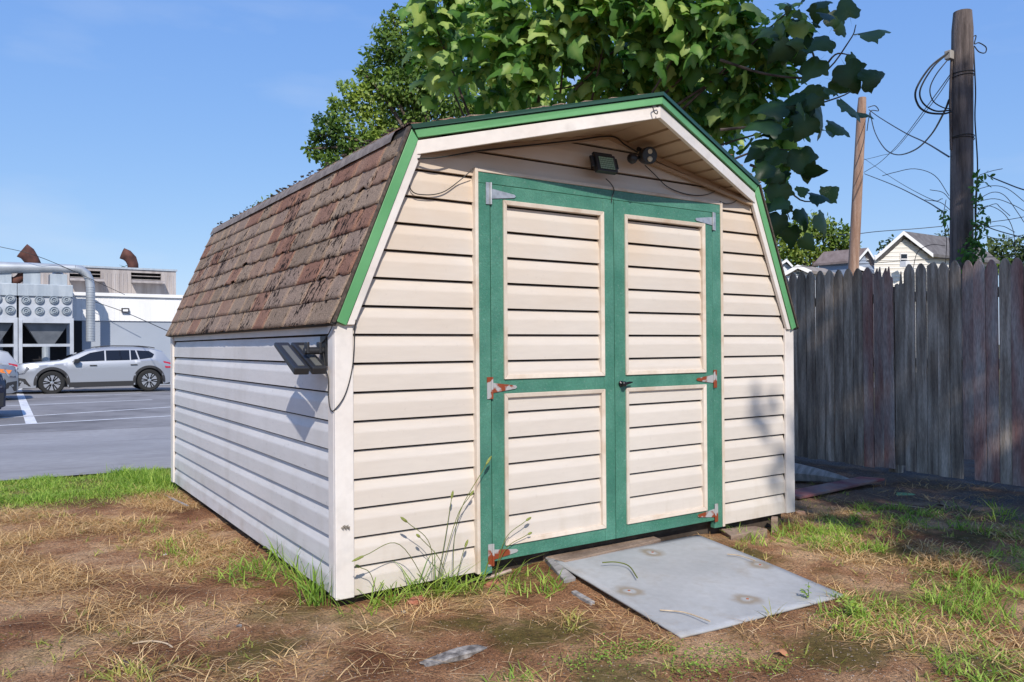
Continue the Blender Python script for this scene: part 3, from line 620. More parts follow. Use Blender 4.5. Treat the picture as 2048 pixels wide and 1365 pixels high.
def sheet_stains():
    n = SHEET.node_tree; nd = n.nodes; L = n.links; bs = nd['Principled BSDF']; src = bs.inputs['Base Color'].links[0].from_socket
    tc = nd.new('ShaderNodeTexCoord'); nz_ = nd.new('ShaderNodeTexNoise'); nz_.inputs['Scale'].default_value = 14; nz_.inputs['Detail'].default_value = 5; L.new(tc.outputs['Object'], nz_.inputs['Vector']); last = None
    def mth(op, a, b):
        k = nd.new('ShaderNodeMath'); k.operation = op
        for i, v in enumerate((a, b)):
            if isinstance(v, (int, float)): k.inputs[i].default_value = v
            else: L.new(v, k.inputs[i])
        return k.outputs[0]
    for q in PLUGS:
        vd = nd.new('ShaderNodeVectorMath'); vd.operation = 'DISTANCE'; L.new(tc.outputs['Object'], vd.inputs[0]); vd.inputs[1].default_value = tuple(q)
        d = mth('ADD', vd.outputs['Value'], mth('MULTIPLY', nz_.outputs['Fac'], .085)); mr = nd.new('ShaderNodeMapRange'); mr.inputs[1].default_value = .125; mr.inputs[2].default_value = .085; L.new(d, mr.inputs[0])
        m2 = nd.new('ShaderNodeMapRange'); m2.inputs[1].default_value = .055; m2.inputs[2].default_value = .075; L.new(d, m2.inputs[0]); f = mth('MULTIPLY', mr.outputs[0], m2.outputs[0]); last = f if last is None else mth('MAXIMUM', last, f)
    sc2 = nd.new('ShaderNodeTexNoise'); sc2.inputs['Scale'].default_value = 5; sc2.inputs['Detail'].default_value = 8; sc2.inputs['Roughness'].default_value = .7; L.new(tc.outputs['Object'], sc2.inputs['Vector'])
    mr3 = nd.new('ShaderNodeMapRange'); mr3.inputs[1].default_value = .52; mr3.inputs[2].default_value = .78; mr3.inputs[4].default_value = .55; L.new(sc2.outputs['Fac'], mr3.inputs[0])
    f = mth('MAXIMUM', mth('MULTIPLY', last, .85), mr3.outputs[0])
    mx = nd.new('ShaderNodeMix'); mx.data_type = 'RGBA'; L.new(f, mx.inputs[0]); L.new(src, mx.inputs[6]); mx.inputs[7].default_value = (.26, .21, .15, 1); L.new(mx.outputs[2], bs.inputs['Base Color'])
sheet_stains()
def plank(label, pts, th, m_, name='plank', cat='plank', group=None, bev=.004):
    b = MB(); b.prism(pts, (0, 0, -th)); return tag(b.build(name, m_, bev=bev), label, cat, group)
OLDW = mat('old grey brown timber', (.15, .10, .07), (.33, .24, .18), scale=5, rough=.9, stretch=(1, 1, 6), bump=.6, bscale=50, dist=.004, fine=.2)
OLDW2 = mat('weathered grey timber', (.20, .19, .18), (.36, .34, .33), scale=6, rough=.9, bump=.6, bscale=40, dist=.004, fine=.15, stretch=(1, 6, 1))
BRICK = mat('old red brick', (.30, .10, .055), (.42, .19, .12), scale=18, rough=.95, bump=.8, bscale=60, dist=.006, fine=.2)
CONC = mat('broken concrete', (.09, .08, .075), (.36, .33, .30), scale=32, rough=.95, bump=.8, bscale=45, dist=.006, fine=.15)
plank('worn brown sill plank lying under the left green door', [at_z(1075, 1108, .005), at_z(1300, 1070, .0), at_z(1322, 1078, -.0), at_z(1130, 1122, -.0)], .05, OLDW)
plank('short grey board end sticking out beside the left corner of the grey sheet', [at_z(1086, 1110, -.0), at_z(1108, 1116, -.0), at_z(1152, 1155, -.03), at_z(1128, 1160, -.03)], .04, OLDW2)
plank('narrow grey wood strip half buried left of the grey sheet', [at_z(1142, 1182, -.045), at_z(1152, 1180, -.045), at_z(1190, 1202, -.05), at_z(1182, 1205, -.05)], .02, OLDW2)
plank('brown timber block under the wall right of the right door', [at_z(1442, 1058, -.035), at_z(1510, 1052, -.035), at_z(1535, 1058, -.04), at_z(1462, 1072, -.04)], .08, OLDW, 'timber_block', 'block')
plank('squared post stub standing under the shed near its right corner', [at_z(1542, 1037, -.005), at_z(1555, 1036, -.005), at_z(1556, 1033, -.005), at_z(1543, 1033, -.005)], .11, OLDW, 'post_stub', 'post')
def stone(label, px, py, sx, sy, sz, m_, name, cat, rot=0, seed=0, group=None, zup=0):
    p = gr(px, py); bm = bmesh.new(); bmesh.ops.create_icosphere(bm, subdivisions=3, radius=1)
    for v in bm.verts:
        q = v.co.copy(); k = 1 + .22 * noise.noise(q * 1.6 + Vector((seed, seed, 0))) + .07 * noise.noise(q * 5 + Vector((seed, 0, 0)))
        q = Vector((max(-.82, min(.82, q.x)), max(-.8, min(.8, q.y)), max(-.75, min(.7, q.z)))) * k
        x, y = q.x * sx, q.y * sy; v.co = Vector((p[0] + x * math.cos(rot) - y * math.sin(rot), p[1] + x * math.sin(rot) + y * math.cos(rot), p[2] + q.z * sz + zup))
    me = bpy.data.meshes.new(name); bm.to_mesh(me); bm.free(); me.materials.append(m_); o = bpy.data.objects.new(name, me); COL.objects.link(o); me.shade_smooth(); me.set_sharp_from_angle(angle=rad(30))
    return tag(o, label, cat, group)
stone('red brick half buried under the front siding left of the doors', 833, 1208, .055, .035, .035, BRICK, 'brick', 'brick', .2, 1)
stone('flat red brick piece at the foot of the left door hinge', 985, 1168, .05, .022, .02, BRICK, 'brick', 'brick', .1, 2)
stone('flat jagged slab of grey concrete lying in the soil at the bottom of the picture', 907, 1312, .155, .040, .016, CONC, 'concrete_slab', 'slab', .1, 3)
stone('orange brown clod at the foot of the right corner trim', 1600, 1028, .045, .03, .025, mat('clay clod', (.42, .22, .13), (.55, .33, .2), scale=20, rough=.95), 'clod', 'clod', 0, 4)
stone('small white stone beneath the right door hinge', 1412, 1056, .014, .012, .012, WHITE, 'pebble', 'stone', 0, 5)
stone('white pebble on the dry grass beside the left wall', 330, 1111, .012, .010, .010, WHITE, 'pebble', 'stone', 0, 6)
stone('grey blue stone on the bare soil in front of the left wall', 478, 1253, .012, .010, .009, CONC, 'pebble', 'stone', 0, 7)
stone('small blue grey stone in front of the half buried brick', 807, 1226, .012, .010, .012, CONC, 'pebble', 'stone', 0, 8)
stone('rounded brown pebble on the bare soil at lower left', 262, 1267, .010, .009, .008, BRICK, 'pebble', 'stone', 0, 9)
PLIT = MB()
for i in range(5200):
    px = rng.uniform(0, 2048); py = 1365 - 420 * rng.uniform(0, 1) ** 1.2
    if px < 1560 and py < 1030: continue
    p = gr(px, py) if i % 1 == 0 else None
    if 0 < p[0] < W and 0 < p[1] < DEP: continue
    s = rng.uniform(.0014, .0045) * (1.5 if px > 1600 else 1); p = p + np.array((0, 0, gnoise(p[0], p[1]) + .001)); a = rng.uniform(0, 6.28)
    PLIT.add([p + np.array((s * math.cos(a + k_), s * math.sin(a + k_), .0)) for k_ in (0, 2.1, 4.2)] + [p + np.array((0, 0, s * .5))] , [(0, 1, 3), (1, 2, 3), (2, 0, 3)])
po = PLIT.build('gravel', mat('grit', (.07, .045, .03), (.46, .38, .31), scale=30, rough=.95, lo=.4, hi=.7)); tag(po, 'grit and crumbs of stone scattered over the bare soil', 'gravel', kind='stuff')
# right side: log, painted board
lg = MB(); n_ = 14; ringsA = []
for i_ in range(n_):
    f_ = i_ / (n_ - 1); px_ = 1545 + (1705 - 1545) * f_; c0 = at_z(px_, 962 + 6 * f_, -.10); h_ = .15 * (1 - f_) ** .8 + .035; wd = .10 * (1 - f_) + .05; d_ = np.array((.75, -.2, 0)); nn_ = np.array((.25, .97, 0)) * wd
    up_ = np.array((0, 0, .012 * math.sin(f_ * 3.1))); lo_ = c0 + up_
    ringsA.append([lo_ - nn_ * .3, lo_ - nn_ * .45 + np.array((0, 0, h_ * .45)), lo_ + nn_ * .1 + np.array((0, 0, h_ * .95)), lo_ + nn_ + np.array((0, 0, h_)), lo_ + nn_ * 1.1 + np.array((0, 0, h_ * .2)), lo_ + nn_ * .5])
vs_ = [p for r_2 in ringsA for p in r_2]; fs_ = [(a * 6 + b, a * 6 + (b + 1) % 6, (a + 1) * 6 + (b + 1) % 6, (a + 1) * 6 + b) for a in range(n_ - 1) for b in range(6)] + [tuple(range(6)), tuple(range((n_ - 1) * 6, n_ * 6))]
lg.add(vs_, fs_); tag(lg.build('log', OLDW2, bev=.004), 'split weathered grey log tapering from the shed corner toward the picket fence', 'log')
plank('long flat board with a chipped red edge lying under the grey log', [at_z(1560, 985, -.06), at_z(1720, 953, -.06), at_z(1770, 957, -.07), at_z(1600, 994, -.07)], .02, mat('board with red paint', (.20, .06, .07), (.30, .22, .19), scale=4, rough=.8, stretch=(1, 1, 1)), 'red_board', 'board')
cr = MB(); cr.tube([at_z(327, 990, -.045), at_z(376, 1013, -.045)], .009, 10); tag(cr.build('pipe', mat('grey pipe', (.30, .31, .33), rough=.6), smooth=True), 'short grey pipe lying on the dry grass beside the far end of the left wall', 'pipe')

# ------------------------------------------------------------------ picket fence
PK = mat('weathered picket wood', (.19, .145, .11), (.52, .43, .345), scale=3.2, rough=.92, stretch=(6, 6, .55), bump=.7, bscale=22, dist=.006, objrand=.28, fine=.28, detail=8, c3=(.33, .265, .205))
PKR = mat('picket wood with old red stain', (.30, .15, .12), (.42, .36, .32), scale=2.2, rough=.92, stretch=(4, 4, .6), bump=.7, bscale=22, dist=.006, objrand=.2, fine=.28, detail=8)
FX = 5.75
fence = thing('picket_fence', 'tall weathered grey wooden fence of pointed pickets behind the shed, on the right', 'fence', (FX, 1.2, -.1))
def picket(y, top, bot, m_, w=.094, kind=0, tilt=0, chip=0):
    x0 = FX - .009 + random.uniform(-.003, .003); tip = .085 + random.uniform(-.01, .01)
    hw = w / 2; pts = [(-hw, bot), (hw, bot), (hw, top - tip), (hw * .86, top - tip * .62), (hw * .5, top - tip * .22), (hw * .16, top), (-hw * .16, top), (-hw * .5, top - tip * .22), (-hw * .86, top - tip * .62), (-hw, top - tip)]
    if kind == 1: pts = [(-hw, bot), (hw, bot), (hw, top - tip), (hw * .6, top - tip * .5), (hw * .3, top - .01), (hw * .1, top - .07), (-hw * .1, top - .03), (-hw * .3, top), (-hw * .55, top - .09), (-hw, top - tip * 1.4)]
    if kind == 2: pts = [(-hw, bot), (hw, bot), (hw, top - .14), (hw * .5, top - .13), (hw * .2, top - .15), (0, top - .125), (-hw * .3, top - .02), (-hw * .5, top - .14), (-hw, top - .13)]
    if kind == 3: pts = [(-hw, bot), (hw, bot), (hw, top - .03), (hw * .3, top - .01), (-hw * .5, top - .0), (-hw, top - .05)]
    b = MB(); b.prism([(x0, y + u + (z - bot) * tilt, z) for u, z in pts], (.018, 0, 0)); return b.build('picket', m_, fence, bev=.002)
ytop = [at_x(1500 + c / 2.2755, 545, FX)[1] for c in (195, 235, 277, 317, 360, 402, 445, 492, 535, 583, 628, 680, 725, 777, 828, 878, 935, 990, 1042, 1100, 1158, 1215)]
red = {8, 9, 10, 17, 18, 19, 21}; kinds = {10: 1, 11: 2, 9: 1, 14: 3}
zt = [at_x(1500 + c / 2.2755, 500 + d / 2.275, FX)[2] for c, d in zip((195, 235, 277, 317, 360, 402, 445, 492, 535, 583, 628, 680, 725, 777, 828, 878, 935, 990, 1042, 1100, 1158, 1215), (103, 100, 98, 95, 92, 90, 86, 84, 80, 78, 76, 88, 65, 62, 56, 57, 48, 48, 46, 44, 38, 36))]
for i, y in enumerate(ytop):
    w_ = abs((ytop[i + 1] - y) if i + 1 < len(ytop) else .1) * .95
    bot = -.10 + random.uniform(-.008, .008)
    if i == 17: bot = .075
    if i == 11: bot = -.05
    picket(y, zt[i], bot, PKR if i in red else PK, min(.098, max(.088, w_)), kinds.get(i, 0), random.uniform(-.003, .003))
for k in range(1, 22): picket(ytop[0] + k * .1015, 1.80 + random.uniform(-.015, .015), -.11, PK)
for k in range(1, 14): picket(ytop[-1] - k * .1015, 1.755 + random.uniform(-.015, .015), -.09, PKR if k % 3 == 0 else PK)
for z in (.12, .85, 1.45):
    MB().box(FX + .011, FX + .05, -1.9, 4.2, z, z + .085).build('rail', PK, fence)
for y in (-1.5, .9, 3.3): MB().box(FX + .052, FX + .14, y, y + .09, -.2, 1.6).build('post', PK, fence)

# ------------------------------------------------------------------ utility poles and wires
POLEM = mat('creosoted pole wood', (.06, .045, .04), (.20, .16, .145), scale=2.2, rough=.9, stretch=(7, 7, .5), bump=.6, bscale=18, dist=.01, fine=.25, detail=8)
POLEM2 = mat('bare brown pole wood', (.26, .15, .10), (.40, .27, .20), scale=1.4, rough=.9, stretch=(7, 7, .5), bump=.5, bscale=18, dist=.01, fine=.2, detail=8)
D1 = 10.0; D2 = 22.0
def pole(label, px0, py0, px1, py1, D, r0, r1, m_):
    a = at_d(px0, py0, D); b = at_d(px1, py1, D); d = (b - a) / (a[2] - b[2]); b = a + d * (a[2] + .5)
    t = thing('utility_pole', label, 'utility pole', tuple(b)); n = 26; pts = []; rs = []
    for i in range(n):
        f = i / (n - 1); pts.append(b + (a - b) * f + np.array((.012 * math.sin(f * 5), 0, 0))); rs.append(r1 + (r0 - r1) * f)
    rs[-1] *= .86; M_ = MB(); M_.tube(pts, rs, 20); M_.build('shaft', m_, t, smooth=True); return t
P1 = pole('thick dark utility pole just behind the picket fence, wrapped in cables', 1926, 25, 1922, 540, D1, 19.5 / FPX * D1, 23 / FPX * D1, POLEM)
P2 = pole('slim brown utility pole farther back, standing left of the thick dark pole', 1725, 196, 1706, 545, D2, 8.5 / FPX * D2, 11.5 / FPX * D2, POLEM2)
m = MB(); m.box(*(lambda p: (p[0] - .04, p[0] + .05, p[1] - .04, p[1] + .04, p[2] - .06, p[2] + .05))(at_d(1898, 110, D1 - .05))); m.build('insulator_block', mat('pale insulator', (.35, .32, .28), rough=.6), P1, bev=.008)
m = MB(); m.tube([at_d(1903, 120, D1 - .02), at_d(1900, 200, D1 - .02), at_d(1902, 300, D1)], .016, 8); m.build('conduit', POLEM, P1)
for i, py in enumerate((147, 155, 276, 280)):
    c = at_d(1924, py, D1); r = 21.5 / FPX * D1; pts = [c + r * np.array((math.cos(a), math.sin(a), .10 * math.cos(a + i))) for a in np.linspace(0, 6.28, 20)]
    MB().tube(pts, .006, 5).build('strap', CABLE, P1)
def wire(label, pl, r=.008, cat='cable', D=None, group=None):
    pts = [at_d(x, y, d) for x, y, d in pl]; return tag(MB().tube(spline(pts, 8), r, 6).build('cable', CABLE, smooth=True), label, cat, group)
Da = D1 - .3
wire('thick outer cable loop hanging left of the dark pole near its top', [(1897, 105, Da), (1860, 135, Da), (1832, 180, Da), (1836, 210, Da), (1855, 225, Da), (1885, 228, Da), (1903, 224, Da)], .012)
wire('second thick cable loop nested inside the outermost one by the dark pole', [(1895, 108, Da), (1866, 135, Da), (1841, 178, Da), (1845, 205, Da), (1870, 222, Da), (1902, 221, Da)], .010)
wire('thin inner cable loop beside the dark pole', [(1897, 118, Da), (1872, 150, Da), (1860, 178, Da), (1866, 202, Da), (1885, 215, Da), (1901, 218, Da)], .007)
wire('twisted cable sagging in a deep curve from the dark pole to the brown pole', [(1898, 200, D1 - .3), (1888, 225, D1), (1862, 270, 12), (1830, 300, 14), (1795, 310, 17), (1770, 298, 19), (1750, 265, 21), (1740, 225, D2)], .013)
wire('straight black cable running down from the brown pole top to the dark pole', [(1738, 220, D2), (1760, 236, 20), (1810, 266, 16), (1850, 285, 13), (1898, 314, D1)], .011)
wire('upper of two thin wires crossing from the dark pole down to the brown pole', [(1900, 150, D1), (1860, 205, 12), (1800, 285, 17), (1760, 325, 20), (1728, 345, D2)], .007)
wire('lower of two thin wires crossing from the dark pole down to the brown pole', [(1902, 152, D1), (1862, 210, 12), (1790, 300, 18), (1760, 312, 20), (1728, 320, D2)], .006)
wire('black wire slanting from the brown pole down to the dark pole foot', [(1729, 348, D2), (1790, 372, 17), (1850, 402, 13), (1880, 420, D1)], .009)
wire('faint wire slanting right from the middle of the brown pole', [(1729, 318, D2), (1790, 360, 17), (1860, 398, 12), (1885, 398, D1)], .005)
wire('overhead line between the two poles just above the cream gabled house', [(1716, 468, D2 + 1), (1760, 463, 24), (1830, 458, 24), (1885, 453, 24)], .012)
wire('faint overhead line passing behind the brown pole in front of the trees', [(1560, 478, 40), (1640, 472, 36), (1716, 468, D2 + 1)], .010)
wire('low phone line in front of the houses just above the pickets', [(1570, 535, 30), (1700, 530, 28), (1850, 519, 24), (2048, 512, 20), (2100, 508, 20)], .010)
wire('small wire loop sticking out right of the dark pole top', [(1944, 75, D1), (1952, 72, D1), (1949, 88, D1), (1958, 86, D1), (1972, 95, D1), (1970, 106, D1), (1958, 104, D1), (1948, 92, D1)], .007)
wire('thin cable clinging to the right edge of the dark pole', [(1947, 95, D1), (1951, 180, D1), (1950, 240, D1), (1955, 330, D1), (1952, 420, D1), (1950, 520, D1)], .009)
wire('short wire tails looped around the top of the brown pole', [(1736, 215, D2 - .2), (1750, 212, D2 - .2), (1757, 222, D2 - .2), (1742, 222, D2 - .2), (1737, 240, D2 - .2), (1734, 262, D2 - .2)], .012)
wire('service wire leaving the dark pole to the upper right', [(1976, 352, D1 - .5), (2010, 366, 9), (2048, 380, 8.5), (2120, 398, 8)], .007)
wire('service wire leaving the dark pole to the lower right', [(1955, 445, D1 - .2), (1990, 460, 9.5), (2048, 476, 9), (2110, 490, 8.6)], .006)
BARK = mat('thin bare twig', (.07, .05, .045), (.14, .11, .10), scale=20, rough=.9)
vt = thing('bare_vine', 'leafless twigs of a dead vine arching out on both sides of the dark pole', 'vine', tuple(at_d(1924, 540, D1 - .3)))
for pl in ([(1898, 392), (1870, 352), (1830, 338), (1790, 345), (1765, 352)], [(1900, 400), (1885, 385), (1860, 380)], [(1900, 420), (1880, 405), (1850, 400)], [(1955, 400), (1985, 385), (2010, 392), (2035, 425), (2048, 445)], [(1950, 432), (1975, 412), (2010, 430), (2028, 470), (2030, 540)],
           [(1948, 455), (1980, 445), (2015, 440), (2060, 432)], [(1950, 405), (1990, 398), (2030, 412), (2060, 430)], [(1952, 380), (1985, 372), (2015, 378), (2050, 405)], [(1960, 420), (1990, 408), (2000, 415), (2020, 432)], [(1960, 350), (1985, 342), (2005, 338)], [(1950, 460), (2000, 452), (2030, 465)], [(1825, 545), (1835, 505), (1862, 490), (1890, 492)], [(1890, 545), (1893, 480), (1886, 440), (1892, 400)], [(1897, 545), (1900, 500), (1895, 450)], [(1965, 470), (2000, 478), (2048, 470)]):
    MB().tube(spline([at_d(x, y, D1 - .3 - .1 * (i % 3)) for i, (x, y) in enumerate(pl)], 5), .0042, 5).build('twig', BARK, vt)


# ------------------------------------------------------------------ industrial building across the lot
METALW = mat('white painted metal wall', (.78, .775, .76), (.86, .855, .845), scale=.8, rough=.5, stretch=(3, 3, .3), fine=.02)
LOWW = mat('grey painted block wall', (.33, .37, .43), (.38, .42, .48), scale=.5, rough=.7)
CORR = mat('beige corrugated cladding', (.30, .265, .25), (.42, .38, .36), scale=2, rough=.7, stretch=(3, 3, .3))
DARKIN = mat('dark opening and wall shade', (.012, .012, .016), rough=.8)
RUSTV = mat('rusty sheet metal', (.055, .022, .017), (.13, .05, .035), scale=3, rough=.85)
GALV = mat('weathered galvanised sheet', (.33, .38, .43), (.46, .51, .55), scale=1.2, rough=.5, metal=.25, stretch=(3, 3, .5), fine=.05)
GALV2 = mat('grey painted steel frame', (.40, .43, .48), (.52, .55, .60), scale=2, rough=.5)
Y0 = 34.0
def Q(px, py, Y=Y0): return at_y(px, py, Y)
ft = thing('factory_building', 'low industrial building with white band, grey base and set back beige corrugated upper storey', 'factory', (2, 40, -.5))
zt_ = Q(200, 586)[2]; zs = Q(300, 643)[2]
MB().box(-12, 16, Y0 + .06, 70, -.7, zs + .02).build('base_wall', LOWW, ft)
m = MB(); m.box(-12, 16, Y0, 70, zs, zt_ - .14)
for i in range(140): x = -12 + i * .2; m.box(x, x + .02, Y0 - .012, Y0 + .01, zs + .01, zt_ - .15)
m.build('white_wall', METALW, ft)
MB().box(-12.1, 16.1, Y0 - .10, 70, zt_ - .139, zt_).build('roof_edge', METALW, ft)
YU = 35.4; ux1 = Q(352, 560, YU)[0]; uz1 = Q(300, 541, YU)[2]; uz0 = zt_ - .02
m = MB(); holes = [(262, 322), (138, 201)]
hz0 = Q(300, 566, YU)[2]; hz1 = Q(300, 547, YU)[2]
edges = sorted([Q(a, 560, YU)[0] for h in holes for a in h]); xcur = -12
segs = [(-12, edges[0]), (edges[1], edges[2]), (edges[3], ux1)]
for a, b in segs: m.box(a, b, YU, YU + .1, uz0, uz1)
for a, b in ((edges[0], edges[1]), (edges[2], edges[3])): m.box(a, b, YU, YU + .1, uz0, hz0); m.box(a, b, YU, YU + .1, hz1, uz1)
m.box(ux1 - .1, ux1, YU + .1, 60, uz0, uz1); m.box(-12, ux1, 50, 50.1, uz0, uz1)
x = -12
while x < ux1 - .05:
    if not any(a - .03 < x < b for a, b in ((edges[0], edges[1]), (edges[2], edges[3]))): m.box(x, x + .07, YU - .025, YU + .01, uz0 + .01, uz1 - .2)
    x += .16
m.build('upper_wall', CORR, ft)
MB().box(-12, ux1 + .05, YU - .06, 50, uz1, uz1 + .08).build('upper_roof', GALV, ft)
for a, b in ((edges[0], edges[1]), (edges[2], edges[3])):
    o_ = MB().box(a, b, YU + .3, YU + .34, hz0, hz1).build('louvre_opening', DARKIN, ft)
    m = MB(); 
    for k in (0, 1): m.box(a, b, YU + .02, YU + .18, hz0 + .12 + k * .16, hz0 + .145 + k * .16)
    m.build('louvre_blade', CORR, o_)
    MB().hexa([(a, YU - .55, hz0 - .06), (b + .1, YU - .55, hz0 - .06), (b + .1, YU - .001, hz0 - .02), (a, YU - .001, hz0 - .02)], [(a, YU - .55, hz0 + .02), (b + .1, YU - .55, hz0 + .02), (b + .1, YU - .001, hz0 + .10), (a, YU - .001, hz0 + .10)]).build('louvre_hood', CORR, o_)
a_, b_ = Q(6, 690), Q(164, 642)
MB().box(a_[0], b_[0], Y0 + .02, Y0 + .05, -.6, zs - .02).build('wall_shade_panel', DARKIN, ft)  # dark panel added for the shade on the wall behind the dust collector
wl = thing('wall_light', 'small black framed lamp on the white band of the industrial building', 'wall light', tuple(Q(250, 621)))
p = Q(250, 621); MB().prism([(p[0] - .15, Y0 - .16, p[2] + .09), (p[0] + .15, Y0 - .16, p[2] + .09), (p[0] + .15, Y0 - .16, p[2] - .08), (p[0] - .15, Y0 - .16, p[2] - .08)], (0, .14, 0)).build('lamp_frame', BLACK, wl, bev=.02)
MB().box(p[0] - .10, p[0] + .10, Y0 - .17, Y0 - .15, p[2] - .055, p[2] + .035).build('lamp_glass', METALW, wl)
# dust collectors
YD = 32.2
def U(px, py): return at_y(px, py, YD)
GZL = -.48
dc = thing('dust_collector', 'grey dust collector with eight round ports on a steel frame, right of its twin', 'dust collector', (U(90, 690)[0], YD + .8, GZL), 'dust collectors')
def pb(m, px0, px1, py0, py1, ya, yb): a = U(px0, py1); b = U(px1, py0); m.box(a[0], b[0], ya, yb, a[2], b[2])
m = MB(); pb(m, 35, 146, 571, 592, YD - .02, YD + 1.6); m.build('filter_housing', GALV, dc, bev=.02)
m = MB(); pb(m, 38, 145, 592.5, 636, YD + .06, YD + 1.5); m.build('port_panel', GALV2, dc)
for ix, cxp in enumerate((52, 79, 108, 133)):
    for cyp in (600, 622):
        c_ = U(cxp, cyp); r = U(cxp + 10, cyp)[0] - c_[0]
        MB().lathe([(r, -.02), (r, .05), (r * .86, .09), (r * .8, .05), (r * .62, .05), (r * .55, .10), (r * .42, .10), (r * .36, .04), (r * .18, .04), (r * .15, .12), (.01, .12)], (c_[0], YD + .06, c_[2]), (0, -1, 0), 20).build('round_port', GALV, dc)
for a, b, c1, c2, d1, d2 in ((47, 82, 545, 570.5, .3, 1.2), (101, 136, 548, 570.5, .3, 1.2)):
    m = MB(); pb(m, a, b, c1, c2, YD + d1, YD + d2); m.build('top_box', GALV, dc, bev=.01)
    p = U((a + b) / 2, c1); m = MB(); m.lathe([(.22, 0), (.20, .07), (.12, .12), (.01, .14)], (p[0], YD + .7, p[2]), (0, 0, 1), 14); m.build('vent_cap', METALW, dc, smooth=True)
for a, b, c in ((637, 646, -.08), (637, 646, 1.5), (688, 694, -.08)): m = MB(); pb(m, 37, 147, a, b, YD + c, YD + c + .08); m.build('frame_beam', GALV2, dc)
for a, b in ((37, 44.5), (139.5, 147)):
    for yy in (YD - .10, YD + 1.5):
        q0 = U(a, 640); q1 = U(b, 640); MB().box(q0[0], q1[0], yy, yy + .13, GZL - .2, q0[2]).build('leg', GALV2, dc)
a = U(50, 647); b = U(138, 647); e = U(78, 688); f = U(111, 688)
MB().hexa([(e[0], YD + .5, e[2]), (f[0], YD + .5, e[2]), (f[0], YD + 1.0, e[2]), (e[0], YD + 1.0, e[2])], [(a[0], YD + .12, a[2]), (b[0], YD + .12, a[2]), (b[0], YD + 1.45, a[2]), (a[0], YD + 1.45, a[2])]).build('hopper', mat('grey steel with painted shade', (.15, .17, .20), (.22, .24, .27), scale=3, rough=.6), dc)  # hopper steel coloured darker to stand for the shade under the housing
p = U(94, 692); MB().tube([(p[0], YD + .7, p[2] + .1), (p[0], YD + .7, GZL)], .14, 12).build('outlet_pipe', GALV, dc)
sh = U(0, 600)[0] - U(114, 600)[0]
c2 = dc.copy(); COL.objects.link(c2); c2.location.x += sh; c2['label'] = 'grey dust collector cut off by the left picture edge, with round ports and steel legs'
for ch in list(dc.children):
    d_ = ch.copy(); COL.objects.link(d_); d_.parent = c2
DUCT = mat('spiral duct', (.36, .39, .42), (.47, .50, .53), scale=1.5, rough=.45, metal=.35)
du = thing('air_duct', 'long grey spiral duct running over the dust collectors and turning down by the white wall', 'duct', tuple(U(180, 684)))
YP = 32.55
pts = [at_y(-120, 534, YP), at_y(0, 536, YP), at_y(60, 536, YP), at_y(110, 537, YP), at_y(150, 538, YP)]
m = MB(); m.tube(pts, [.25, .235, .20, .175, .165], 18); m.build('horizontal_run', DUCT, du, smooth=True)
pts = [at_y(150, 538, YP), at_y(162, 540, YP), at_y(173, 548, YP), at_y(179, 560, YP), at_y(181, 575, YP), at_y(181, 683, YP)]
m = MB(); m.tube(pts, .165, 18)
c_ = at_y(181, 575, YP); e_ = at_y(181, 683, YP)
for i in range(22):
    z = c_[2] + (e_[2] - c_[2]) * i / 21; m.lathe([(.166, -.012), (.178, 0), (.166, .012)], (c_[0], c_[1], z), (0, 0, 1), 18)
m.build('down_pipe', DUCT, du, smooth=True)
m = MB(); m.tube(spline([at_y(2, 543, YP + .2), at_y(12, 556, YP + .2), at_y(27, 563, YP + .2), at_y(40, 556, YP + .2), at_y(50, 543, YP + .2)], 5), .16, 12); m.build('branch_duct', RUSTV, du, smooth=True)
for lab, pl, rr in (('rusty curved roof vent near the right end of the upper storey', [(266, 542), (266, 530), (262, 519), (254, 511), (244, 507)], [.24, .24, .26, .27, .27]), ('rusty slanted roof vent behind the long grey duct at the left', [(70, 536), (63, 520), (55, 508), (44, 501)], [.3, .3, .33, .35])):
    m = MB(); m.tube([at_y(x, y, 37.5) for x, y in pl], rr, 16, cap=False); o = m.build('roof_vent', RUSTV, smooth=True); sd = o.modifiers.new('s', 'SOLIDIFY'); sd.thickness = .03; tag(o, lab, 'roof vent', 'rusty roof vents')
wire_l = [([(0, 494, 30), (60, 508, 30), (130, 535, 31), (250, 590, 32)], 'thin service wire sagging from the upper left corner to the building'), ([(190, 604, 30), (250, 625, 28), (330, 660, 24), (345, 667, 23)], 'thin dark wire slanting down across the white building band')]
for pl, lab in wire_l: wire(lab, pl, .012)

# ------------------------------------------------------------------ cars
SILVER = mat('silver car paint', (.38, .40, .44), rough=.42, metal=.45, coat=.35); CHAMP = mat('pale silver car paint', (.55, .54, .53), rough=.3, metal=.5, coat=.6); NAVY = mat('dark blue car paint', (.015, .02, .045), rough=.25, metal=.3, coat=.8); STEEL = mat('grey car paint', (.30, .32, .35), rough=.3, metal=.5, coat=.6)
GLASS = mat('tinted car glass', (.010, .011, .016), rough=.06, spec=.6); CLAD = mat('black plastic cladding', (.028, .028, .03), rough=.6); TYRE = mat('tyre rubber', (.018, .018, .018), rough=.85); ALLOY = mat('bright alloy', (.62, .62, .64), rough=.25, metal=.8)
TAIL = mat('red tail lamp', (.45, .015, .03), rough=.15, coat=1); AMBER = mat('amber lamp', (.9, .25, .03), rough=.2, coat=1); HEAD = mat('headlamp glass', (.10, .10, .12), rough=.12, metal=.3)
from math import sqrt, pi, cos, sin
def itp(x, pts): return float(np.interp(x, [p[0] for p in pts], [p[1] for p in pts]))
